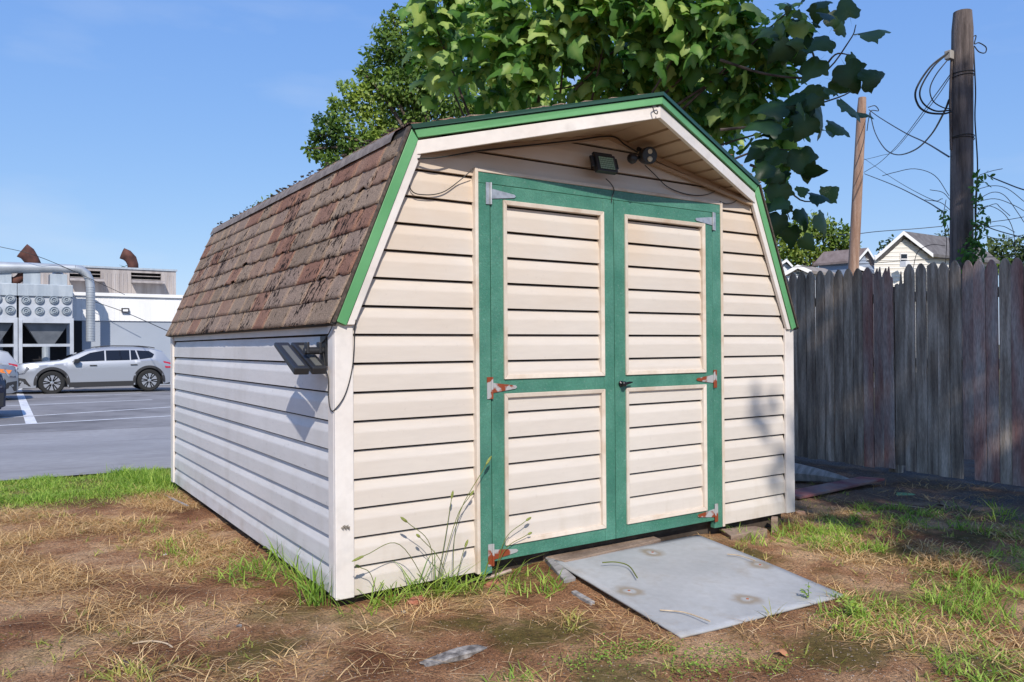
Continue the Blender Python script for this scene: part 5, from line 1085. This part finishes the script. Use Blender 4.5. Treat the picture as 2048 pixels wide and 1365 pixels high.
outline = [(640, 290, 22), (655, 255, 24), (650, 305, 26), (680, 225, 26), (690, 270, 32), (700, 180, 24), (710, 310, 28), (720, 205, 30), (735, 150, 22), (740, 250, 36), (745, 110, 22), (755, 190, 34), (760, 70, 20), (775, 35, 14), (775, 130, 34), (785, 90, 30), (790, 230, 44), (795, 170, 40), (800, 60, 26), (820, 110, 38), (820, 30, 22), (830, 170, 44), (840, 70, 36), (850, 230, 50), (870, 140, 50), (900, 60, 50), (905, 200, 50), (632, 270, 12), (665, 330, 22), (730, 290, 32), (690, 345, 20), (780, 290, 30), (670, 205, 12), (620, 300, 12), (640, 240, 12), (790, 15, 8), (722, 140, 10), (960, 200, 50), (1000, 120, 60), (1060, 190, 50)]
for px, py, r in outline:
    mid.append((px, py, r))
    for _ in range(3): a = r2.random() * 6.28; mid.append((px + math.cos(a) * r * .8, py + math.sin(a) * r * .8, r * .45))
tree('dense small leaved tree standing beyond the shed, left of the large leaved one', 17, mid, LEAF_MID, 3000, .10, 850, 'leafy_tree', gz0=-.5, tr=.2)
tree('dark twig tips of a small tree just showing over the far shed roof', 15, [(530, 400, 10), (515, 405, 6), (545, 395, 8), (560, 392, 7), (505, 415, 5), (575, 388, 6)], LEAF_MID, 1500, .07, 560, 'small_tree', gz0=-.5, tr=.06)
tree('sprig of a bush behind the factory roof vent', 42, [(240, 540, 5), (248, 536, 4), (234, 541, 3), (254, 540, 5)], LEAF_FAR2, 500, .25, 246, 'bush', 'bush', gz0=-.5, tr=.05)
tg = []
for px, py, r in ((1560, 490, 30), (1575, 462, 20), (1600, 455, 22), (1625, 450, 24), (1650, 455, 24), (1675, 462, 22), (1690, 475, 22), (1600, 490, 34), (1640, 490, 36), (1680, 505, 30), (1590, 520, 26), (1560, 525, 26), (1710, 510, 16), (1705, 490, 14), (1610, 520, 26), (1650, 515, 28), (1575, 545, 20), (1545, 470, 22)):
    tg.append((px, py, r))
    for _ in range(3): a = r2.random() * 6.28; tg.append((px + math.cos(a) * r * .7, py + math.sin(a) * r * .7, r * .45))
tree('broad sunlit green tree behind the low houses left of the brown pole', 75, tg, LEAF_FAR, 110, .42, 1620, 'leafy_tree', group=None, tr=.4)
tree('small dark tree crown behind the cream house, at its left eave', 70, [(1775, 492, 14), (1765, 500, 10), (1785, 482, 10), (1768, 510, 10)], LEAF_FAR2, 120, .4, 1775, 'leafy_tree')
tree('bit of dark crown over the cream house roof beside the pole', 70, [(1885, 470, 8), (1877, 472, 5), (1893, 468, 8)], LEAF_FAR2, 150, .35, 1888, 'leafy_tree')
tg = [(1975, 500, 18), (1990, 488, 12), (2005, 490, 16), (2025, 486, 14), (2045, 490, 18), (2000, 510, 24), (2030, 512, 26), (1985, 525, 24), (2020, 535, 26), (2050, 525, 24), (2010, 482, 8), (2070, 500, 30), (2040, 478, 7), (1985, 482, 6)]
tree('dark ragged row tree at the right edge beyond the red stained pickets', 65, tg, LEAF_FAR2, 120, .42, 2020, 'leafy_tree')
tree('bright green low tree in front of the ragged dark one, far right', 58, [(1990, 535, 16), (2010, 530, 14), (2030, 540, 18), (2050, 535, 16), (1975, 545, 14)], LEAF_FAR, 150, .35, 2015, 'leafy_tree')
# ivy at the foot of the dark pole
iv = thing('ivy', 'green ivy climbing the right side of the dark utility pole above the fence', 'ivy', tuple(at_d(1950, 545, D1 - .25)))
P = []
for cx, cy, r, k in ((1955, 350, 6, 10), (1960, 365, 7, 12), (1950, 375, 6, 10), (1953, 395, 5, 8), (1963, 392, 6, 6), (1955, 412, 5, 8), (1960, 425, 6, 8), (1975, 437, 8, 10), (1955, 450, 10, 26), (1960, 465, 9, 20), (1950, 480, 14, 40), (1958, 500, 14, 40), (1945, 520, 16, 50), (1955, 535, 14, 40), (1886, 430, 8, 14), (1890, 440, 6, 10), (1935, 500, 14, 24), (1925, 530, 14, 24), (1972, 350, 5, 6)):
    for _ in range(k): P.append(at_d(cx + rng.normal() * r * .6, cy + rng.normal() * r * .6, D1 - .25 + rng.normal() * .06))
P = np.array(P); n = len(P); leaves('foliage', P, rng.normal(size=(n, 3)) + np.array((0, 0, -.6)), unit(-FW[None] + rng.normal(size=(n, 3)) * .5 + np.array((0, 0, .4))), rng.uniform(.04, .085, n), T_SM, F_SM, LEAF_BIG, iv, rng.uniform(0, .5, n))
MB().tube(spline([at_d(1948, 548, D1 - .25), at_d(1952, 480, D1 - .25), at_d(1950, 420, D1 - .25), at_d(1955, 345, D1 - .25)], 6), .008, 6).build('stem', WOOD, iv, smooth=True)

# --- the tree beside the photographer whose shade falls on the fence
st = thing('shade_tree', 'tall tree outside the picture behind the camera, shading the fence and right side', 'tree', (4.0, -8.4, -.2))
TS = 8.0
def onplane(X, Z): return np.array((X, 0, Z)) - SUN / SUN[1] * TS
cl = []
small = [(3.32, .45, .16), (3.22, .62, .12), (3.3, .85, .15), (3.15, .35, .10), (2.88, .45, .07), (2.80, .62, .06), (2.94, .28, .07), (2.99, .12, .08), (2.72, .75, .04), (3.05, -.02, .08), (3.5, .55, .2), (3.45, -.15, .2), (3.5, -.8, .2), (2.9, -1.98, .09), (3.05, -2.0, .10), (3.2, -1.93, .08), (3.5, 1.1, .2), (3.45, .2, .2)]
big = []
for Z in np.arange(-1.75, 6.4, .5):
    xb = 3.95 if Z < 1.2 else 3.85
    for X in np.arange(xb, 9.3, .5):
        if 5.55 < X < 6.2 and 1.75 < Z < 2.3: continue
        if X > 7.2 and Z > 6.0 and X < 8.6: continue
        big.append((X + rng.uniform(-.1, .1), Z + rng.uniform(-.1, .1), rng.uniform(.38, .5)))
for X, Z, r in small + big:
    cl.append((onplane(X, Z) + SUN * rng.uniform(-.5, .5) * (0 if r < .3 else 1), r))
P, O = blobs(cl, 950, .0); n = len(P)
leaves('crown', P, rng.normal(size=(n, 3)), unit(rng.normal(size=(n, 3)) * .5 - SUN[None]), rng.uniform(.10, .17, n), T_SM, F_SM, LEAF_MID, st)
MB().tube([(4.0, -8.4, -.2), (3.8, -8.3, 4), (3.0, -8.1, 8), (3.2, -8, 10)], [.3, .25, .2, .1], 12).build('trunk', WOOD, st, smooth=True)
for c, r in cl[::5]: 
    if r > .3: MB().tube(bez((3.1, -8.1, 7.6), (np.array((3.1, -8.1, 8.6)) + c) / 2, c, 5), [.08, .06, .04, .03, .02], 6).build('limb', WOOD, st)

# ------------------------------------------------------------------ grass, weeds and litter
GRASS = mat('grass blade', (.08, .16, .025), (.46, .56, .12), scale=2, rough=.55, c3=(.22, .36, .055), tint=.85, trans=.35, lo=.05, hi=.95, spec=.25)
STRAW = mat('dry grass', (.30, .16, .06), (.82, .60, .32), scale=2, rough=.8, c3=(.58, .37, .17), tint=.85, trans=.15, lo=.05, hi=.95, spec=.15)
YGR = mat('yellowing grass', (.16, .19, .04), (.55, .50, .16), scale=2, rough=.6, c3=(.34, .36, .09), tint=.85, trans=.3, lo=.05, hi=.95, spec=.2)
def gzv(x, y):
    s_ = lambda t: (lambda q: q * q * (3 - 2 * q))(np.clip(t, 0, 1))
    z = -0.05 - 0.014 * np.clip(x, -3, 8) - 0.41 * s_((y - 4.0) / 9)
    return z + 0.035 * s_((x - 0.6) / .5) * s_((2.6 - x) / .5) * s_((y + 0.45) / .4) * s_((1.2 - y) / .6)
def gfull(P): return np.array([gz(x, y) + (gnoise(x, y) if -2.6 < x < 6.3 and y < 6.9 else 0) for x, y in P[:, :2]])
def blades(name, XY, H, Wd, m, lean=.5, droop=.5, tint=None, parent=None, z=None, dirs=None):
    n = len(XY); z = gfull(XY) if z is None else z; P = np.column_stack([XY, z - .006])
    a = rng.uniform(0, 6.283, n) if dirs is None else dirs; D = np.column_stack([np.cos(a), np.sin(a), np.zeros(n)]); a2 = a + pi / 2 + rng.normal(size=n) * .6; Sd = np.column_stack([np.cos(a2), np.sin(a2), np.zeros(n)])
    ln = np.abs(rng.normal(size=n)) * lean + .05; dr = rng.uniform(.3, 1, n) * droop; V = []
    for t, w_ in ((0, 1), (.35, .95), (.7, .65), (1, 0)):
        c = P + (D * (ln * t + dr * t * t)[:, None] + np.array((0, 0, 1.)) * (t * np.sqrt(np.clip(1 - .3 * ln, .05, 1)) - dr * .55 * t * t)[:, None]) * H[:, None]
        lo_ = P[:, 2] + .004; c[:, 2] = np.maximum(c[:, 2], lo_)
        if w_: V += [c - Sd * (Wd * w_ / 2)[:, None], c + Sd * (Wd * w_ / 2)[:, None]]
        else: V += [c]
    V = np.stack(V, 1); F = [(0, 1, 3), (0, 3, 2), (2, 3, 5), (2, 5, 4), (4, 5, 6)]
    F = (np.array(F)[None] + (np.arange(n) * 7)[:, None, None]).reshape(-1, 3)
    tint = rng.uniform(0, 1, n) if tint is None else tint
    return npmesh(name, V.reshape(-1, 3), F, m, parent, np.repeat(tint, 7))
def nmask(XY, s, off, thr, soft=.12): 
    v = np.array([noise.noise((x * s + off, y * s, off * 3.1)) for x, y in XY]); return rng.uniform(0, 1, len(XY)) < np.clip((v - thr) / soft, 0, 1)
def rect(x0, x1, y0, y1, dens): n = int((x1 - x0) * (y1 - y0) * dens); return np.column_stack([rng.uniform(x0, x1, n), rng.uniform(y0, y1, n)])
def outside(XY, pad=.02): 
    o = ~((XY[:, 0] > -pad) & (XY[:, 0] < W + pad) & (XY[:, 1] > -pad) & (XY[:, 1] < DEP + pad))
    # keep the ramp clear
    T_ = np.linalg.solve(np.stack([(B_ - A_)[:2], (D2_ - A_)[:2]], 1), (XY - A_[:2]).T); return o & ~((T_[0] > -.01) & (T_[0] < 1.01) & (T_[1] > -.01) & (T_[1] < 1.01))
A_, B_, D2_ = A_ramp, B_ramp, D_ramp
# left: green strip by the road
XY = rect(-2.4, .6, 3.0, yroad - .02, 5200)
e = 3.33 + .10 * np.array([noise.noise((x * 2.2, 5, 0)) for x in XY[:, 0]]); XY = XY[(XY[:, 1] > e + rng.normal(size=len(XY)) * .06)]; XY = XY[outside(XY)]
hk_ = np.clip(np.array([noise.noise((x * 3, y * 3, 2)) for x, y in XY]) + .9, .4, 1.7) * np.where(XY[:, 0] > -.35, 1.5, 1.0)
tag(blades('lawn_grass', XY, rng.uniform(.025, .065, len(XY)) * hk_, rng.uniform(.004, .008, len(XY)), GRASS, .5, .6, np.clip(rng.normal(.62, .2, len(XY)), 0, 1)), 'bright green lawn strip between the bare soil and the road', 'grass', kind='stuff')
XY = rect(-2.4, .5, 3.0, yroad + .05, 900); XY = XY[outside(XY)]
tag(blades('dry_lawn_grass', XY, rng.uniform(.03, .07, len(XY)), rng.uniform(.003, .006, len(XY)), YGR, .8, .8), 'yellow blades mixed into the green lawn strip', 'grass', kind='stuff')
# straw thatch
XY = rect(-1.9, .1, -.9, 3.5, 7500); XY = XY[outside(XY) & nmask(XY, 2.0, 3, -.08, .28)]
k_ = np.clip((XY[:, 1] + .3) / 1.6, .12, 1); XY = XY[rng.uniform(0, 1, len(XY)) < k_ * .85]
tag(blades('dead_grass', XY, rng.uniform(.03, .11, len(XY)), rng.uniform(.0018, .004, len(XY)), STRAW, 1.5, 1.5), 'tan dead grass lying flat on the soil left of the shed', 'dead grass', kind='stuff')
XY = rect(-1.7, 5.7, -2.9, .6, 1500); XY = XY[outside(XY) & nmask(XY, 2.6, 8, .08, .25)]
XY = XY[rng.uniform(0, 1, len(XY)) < np.where(XY[:, 0] > 3.2, .5, 1)]
tag(blades('straw_litter', XY, rng.uniform(.03, .09, len(XY)), rng.uniform(.002, .0045, len(XY)), STRAW, 1.6, 1.3), 'loose straw scattered over the soil in front of the shed', 'straw', kind='stuff')
XY = rect(1.5, 4.2, -2.6, .15, 3800); XY = XY[outside(XY) & nmask(XY, 2.4, 21, .02, .25)]
tag(blades('mixed_dry_grass', XY, rng.uniform(.03, .08, len(XY)), rng.uniform(.0025, .005, len(XY)), STRAW, 1.1, 1.1), 'dry tan grass between the ramp sheet and the shaded ground', 'dead grass', kind='stuff')
def sprigs(XYc, n_each, spread, h0, h1, w_):
    XY = np.repeat(XYc, n_each, 0) + rng.normal(size=(len(XYc) * n_each, 2)) * spread; return XY, rng.uniform(h0, h1, len(XY)), rng.uniform(w_ * .6, w_, len(XY))
Cn = rect(-1.7, 4.6, -2.8, 3.2, 34); Cn = Cn[outside(Cn) & nmask(Cn, 1.4, 13, -.2, .5)]
XY, H, Wd = sprigs(Cn, 9, .018, .02, .055, .006); XY_ok = outside(XY); XY, H, Wd = XY[XY_ok], H[XY_ok], Wd[XY_ok]
tag(blades('sparse_grass', XY, H, Wd, YGR, .7, .7), 'small yellow green sprigs of grass dotted over the bare soil', 'grass', kind='stuff')
Cn = rect(1.4, 4.3, -2.6, .2, 150); Cn = Cn[outside(Cn) & nmask(Cn, 1.8, 31, .0, .22)]
XY, H, Wd = sprigs(Cn, 12, .025, .03, .085, .007); ok = outside(XY)
tag(blades('green_patches', XY[ok], H[ok], Wd[ok], GRASS, .7, .7, np.clip(rng.normal(.6, .25, ok.sum()), 0, 1)), 'patches of green grass right of the ramp sheet', 'grass', kind='stuff')
Cn = rect(2.6, 5.3, -2.2, -.3, 14); XY, H, Wd = sprigs(Cn, 10, .03, .05, .13, .007); 
tag(blades('shaded_grass', XY, H, Wd, GRASS, .5, .6), 'thin green grass in the shade towards the fence', 'grass', kind='stuff')
# ground cover with small round leaves
cov = []
for px, py, rx, k in ((1200, 1318, .17, 420), (1275, 1300, .10, 160), (1395, 1335, .17, 420), (1330, 1300, .10, 120), (1545, 1330, .12, 160), (1650, 1240, .09, 120), (1850, 1150, .12, 120), (1450, 1300, .08, 90)):
    c = gr(px, py); q = np.column_stack([c[0] + rng.normal(size=k) * rx * .6, c[1] + rng.normal(size=k) * rx * .35]); cov.append(q)
XY = np.vstack(cov); XY = XY[outside(XY)]; n = len(XY); P = np.column_stack([XY, gfull(XY) + rng.uniform(.003, .02, n)])
tag(leaves('ground_cover', P, rng.normal(size=(n, 3)) * np.array((1, 1, .25)), unit(rng.normal(size=(n, 3)) * .4 + np.array((0, 0, 1))), rng.uniform(.006, .013, n), T_SM, F_SM, GRASS, None, np.clip(rng.normal(.45, .2, n), 0, 1)), 'low mat of tiny green leaves at the bottom right of the ramp sheet', 'ground cover', kind='stuff')
def tuft(label, pts, h, n, sp, w_=.006, m=GRASS, lean=.35, droop=.5, name='grass_tuft', tint=.6, group=None):
    Q = []; 
    for px, py in pts: c = gr(px, py); Q.append(c[:2] + rng.normal(size=(n, 2)) * sp)
    XY = np.vstack(Q); ok = outside(XY, .004); XY = XY[ok]; k = len(XY)
    o = blades(name, XY, rng.uniform(.45, 1, k) * h, rng.uniform(.6, 1, k) * w_, m, lean, droop, np.clip(rng.normal(tint, .22, k), 0, 1)); return tag(o, label, 'grass tuft', group)
tuft('tall dense green grass clump growing against the left wall near the front corner', [(598, 1158), (615, 1176), (634, 1192), (645, 1208), (625, 1205), (578, 1142), (560, 1126)], .30, 26, .030, .0075, lean=.30, droop=.5, tint=.45)
tuft('green grass clump sprawling over the soil left of the tall clump', [(515, 1135), (530, 1150), (495, 1165), (550, 1165), (480, 1150)], .13, 30, .05, .007, lean=.9, droop=.8)
tuft('rounded bright green tuft alone in the dead grass left of the shed', [(355, 1110), (370, 1130), (340, 1095)], .085, 40, .035, .007, lean=.6, tint=.75)
tuft('thin green sprout beside the lone bright tuft', [(290, 1050), (300, 1065)], .08, 18, .03, .006)
tuft('yellow green upright sprig on the soil left of the ramp sheet', [(1140, 1250), (1145, 1235), (1150, 1262)], .075, 12, .018, .008, YGR, .5, .5, tint=.7)
tuft('green tuft beside the plank end left of the ramp sheet', [(1100, 1165), (1115, 1180), (1098, 1190)], .09, 16, .022, .008, lean=.4)
tuft('green weeds below the hinge of the left door', [(1050, 1150), (1035, 1170), (1062, 1185), (1020, 1180)], .09, 20, .035, .007, lean=.7)
tuft('grass growing at the foot of the right corner trim', [(1590, 1062), (1620, 1068), (1650, 1070), (1560, 1068), (1685, 1078)], .13, 26, .035, .006, lean=.45)
tuft('upright green grass under the wall right of the right door', [(1500, 1080), (1475, 1075), (1520, 1090)], .12, 20, .03, .007, lean=.35)
tuft('grass sprouting over the near right edge of the grey sheet', [(1520, 1222), (1535, 1232), (1505, 1228)], .11, 18, .03, .006, YGR, .5, .6, tint=.5)
tuft('thick green grass near the right picture edge at the shade line', [(1930, 1200), (1960, 1180), (1985, 1215), (2010, 1240), (1900, 1225), (1940, 1240)], .12, 34, .05, .006, lean=.5)
tuft('light green grass patch left of the thick right edge clump', [(1720, 1235), (1745, 1250), (1700, 1260), (1760, 1222)], .085, 26, .04, .007, lean=.6, tint=.8)
tuft('grass tuft at the very bottom of the picture right of the slab', [(1030, 1350), (1050, 1362), (1010, 1358)], .06, 18, .03, .006, lean=.8)
tuft('dry yellow tuft at the bottom left of the picture', [(290, 1345), (275, 1360), (235, 1350)], .10, 16, .03, .007, YGR, .6, .6)
tuft('weedy sprig at the near corner of the shed', [(725, 1222), (750, 1218)], .12, 20, .04, .005, GRASS, .7)
tuft('straggly dead grass roots sprawling around the half buried brick', [(840, 1215), (870, 1225), (820, 1235)], .12, 30, .04, .004, STRAW, 1.3, 1.2)
tuft('long grass standing at the far back corner of the shed', [(338, 974), (322, 972), (300, 966), (285, 962), (240, 960)], .20, 44, .05, .007, lean=.3)
# broad leaved weeds
def weed(label, px, py, h, n, ls, tint=.7):
    c = gr(px, py); t = thing('weed', label, 'weed', tuple(c)); P = []; Bd = []
    for i in range(max(3, n // 5)):
        a = rng.uniform(0, 6.28); e_ = c + np.array((cos(a) * h * .5, sin(a) * h * .5, h * rng.uniform(.5, 1))); st_ = bez(c, (c + e_) / 2 + np.array((0, 0, h * .2)), e_, 6)
        MB().tube(st_, .0012, 4).build('stem', GRASS, t)
        for q in st_[2:]: P.append(q); Bd.append((cos(a + rng.normal()), sin(a + rng.normal()), .3))
    P = np.array(P); k = len(P); leaves('foliage', P, np.array(Bd), unit(rng.normal(size=(k, 3)) * .3 + np.array((0, 0, 1))), rng.uniform(.6, 1, k) * ls, T_SM, F_SM, GRASS, t, np.clip(rng.normal(tint, .15, k), 0, 1)); return t
weed('small leafy weed at the right corner of the grey sheet', 1618, 1200, .07, 28, .028)
weed('bright leafy weed right of the grey sheet corner', 1700, 1235, .07, 30, .030, .85)
weed('leafy weed with a yellow tip beside the left wall', 548, 1120, .08, 20, .035, .75)
weed('low leafy weed beside the first bright one', 1672, 1262, .05, 20, .022, .8)
# foxtail grass in front of the siding
FOX = mat('foxtail head', (.22, .26, .06), (.42, .46, .13), scale=200, rough=.8, bump=1, bscale=700, dist=.003, trans=.2)
def foxtail(label, base, heads, bl):
    c = gr(*base); t = thing('foxtail_grass', label, 'weed', tuple(c))
    for (mx_, my_), (hx, hy), off_, L in heads:
        e_ = at_y(hx, hy, -off_); mpt = at_y(mx_, my_, -off_); MB().tube(spline([c, mpt, e_], 7), .0017, 5).build('stem', YGR, t)
        d = unit(e_ - mpt) + np.array((0, 0, -.15)); d = unit(d); L *= 1.25; rr = [(.0015, 0), (.0050, L * .12), (.0064, L * .4), (.0055, L * .75), (.001, L)]
        MB().lathe(rr, e_, d, 8).build('seed_head', FOX, t, smooth=True)
    k = bl; XY = c[:2] + rng.normal(size=(k, 2)) * np.array((.09, .03)); XY[:, 1] = -.03 - np.abs(XY[:, 1] + .03); k = len(XY); blades('blade', XY, rng.uniform(.12, .28, k), rng.uniform(.004, .009, k), GRASS, .55, .8, np.clip(rng.normal(.6, .2, k), 0, 1), t)
    return t
foxtail('foxtail weed with drooping green seed heads in front of the left siding', (868, 1196), [((860, 1090), (815, 1045), .10, .035), ((800, 1090), (728, 1112), .12, .045), ((890, 1080), (903, 998), .08, .03), ((912, 1040), (940, 992), .06, .025)], 34)
foxtail('taller foxtail weed with a seed head crossing the green door frame', (905, 1188), [((915, 1040), (972, 930), .08, .04), ((925, 1110), (930, 1095), .07, .03), ((880, 1120), (840, 1075), .09, .02)], 34)
foxtail('small foxtail with one tan seed head before the left door panel', (985, 1172), [((1010, 1080), (1052, 1042), .06, .028), ((1010, 1100), (1056, 1069), .05, .02)], 14)
foxtail('leafy foxtail growing right beside the front left corner trim', (760, 1214), [((742, 1150), (720, 1135), .07, .02)], 30)
tuft('narrow bladed green weeds along the foot of the siding left of the door', [(790, 1206), (820, 1200), (850, 1196), (930, 1180), (955, 1172), (890, 1190)], .17, 8, .03, .006, lean=.6, droop=.7)
# fallen leaves and sticks
DRYL = mat('dry brown leaf', (.16, .11, .07), (.34, .25, .17), scale=15, rough=.85, trans=.1)
def fallen(label, px, py, s_, m, ang=0, tilt=.15, up=.012, curl=.25):
    c = gr(px, py) + np.array((0, 0, up)); o = leaves('fallen_leaf', c[None], np.array([[cos(ang), sin(ang), tilt]]), np.array([[0, -.1, 1.]]), np.array([s_]), T_BIG, F_BIG, m, None, np.array([.5]), curl); return tag(o, label, 'leaf')
fallen('big fresh green leaf lying on the shaded ground near the fence', 1795, 990, .17, mat('pale underside of leaf', (.14, .27, .13), (.2, .36, .18), scale=10, rough=.7), -.9, .02)
fallen('crumpled brown leaf on the shaded ground right of the shed corner', 1715, 1035, .13, DRYL, .4, .2, .02, .9)
fallen('brown leaf crumpled at the tip of the red edged board', 1715, 975, .12, DRYL, 2.4, .2, .03, .9)
fallen('pair of shrivelled brown leaves beyond the green leaf', 1880, 1012, .12, DRYL, -.5, .3, .03, 1.0)
fallen('small pale dry leaf in the dark soil at the right', 1905, 1055, .08, DRYL, -.2, .1, .012, .5)
fallen('orange brown leaf in the grass below the light green patch', 1560, 1310, .05, mat('orange leaf', (.5, .22, .10), rough=.8), .3, .1, .01, .4)
fallen('small yellow leaf near the front corner of the grey sheet', 1297, 1218, .03, mat('yellow leaf', (.6, .5, .14), rough=.8), 1, .05, .012, .2)
fallen('curled tan leaf on the soil right of the grey sheet', 1740, 1222, .06, mat('tan leaf', (.5, .33, .2), rough=.8), 2.0, .1, .012, .6)
TW = mat('pale dry stem', (.40, .30, .20), (.58, .46, .32), scale=30, rough=.9)
def stick(label, pl, r, zs=None, m=TW): 
    pts = [gr(x, y) + np.array((0, 0, .010 if zs is None else zs)) for x, y in pl]; return tag(MB().tube(spline(pts, 5), r, 6).build('stick', m, smooth=True), label, 'stick')
stick('pale curved twig on the bare soil at the lower left', [(265, 1293), (300, 1288), (330, 1292), (345, 1300)], .003)
stick('thick pale root lying below the left door hinge', [(955, 1162), (985, 1158), (1022, 1146)], .009, .012, mat('pinkish root', (.35, .24, .2), (.5, .38, .33), scale=20, rough=.9))
stick('dry yellow stem curved across the grey sheet', [(1205, 1148), (1232, 1147), (1258, 1155), (1275, 1180)], .003, .055, YGR)
stick('forked brown twig on the right half of the grey sheet', [(1455, 1130), (1480, 1133), (1510, 1143)], .003, .055)
stick('dry stalk with green shoots lying over the near edge of the sheet', [(1320, 1235), (1370, 1240), (1420, 1258)], .003, .03)
stick('thin dark twig on the soil in the lower left grass', [(225, 1305), (245, 1325), (262, 1332)], .002, .008, BARK)
stick('thin stalk lying on the shaded soil below the green leaf', [(1770, 1010), (1810, 1015), (1850, 1020)], .003, .012)

XY = rect(-1.9, 5.6, -2.9, 3.3, 1500); XY = XY[outside(XY)]; d_ = np.hypot(XY[:, 0] - CAM[0], XY[:, 1] - CAM[1]); XY = XY[rng.uniform(0, 1, len(XY)) < np.clip(1.6 - d_ / 6, .25, 1)]
BITS = mat('plant crumbs', (.07, .045, .03), (.66, .47, .28), scale=2, rough=.9, c3=(.34, .19, .10), tint=.95, lo=.05, hi=.95, spec=.1)
tag(blades('plant_crumbs', XY, rng.uniform(.008, .035, len(XY)), rng.uniform(.0015, .0045, len(XY)), BITS, 2.2, 1.6), 'crumbs of dead stems and bark strewn over the soil', 'litter', kind='stuff')
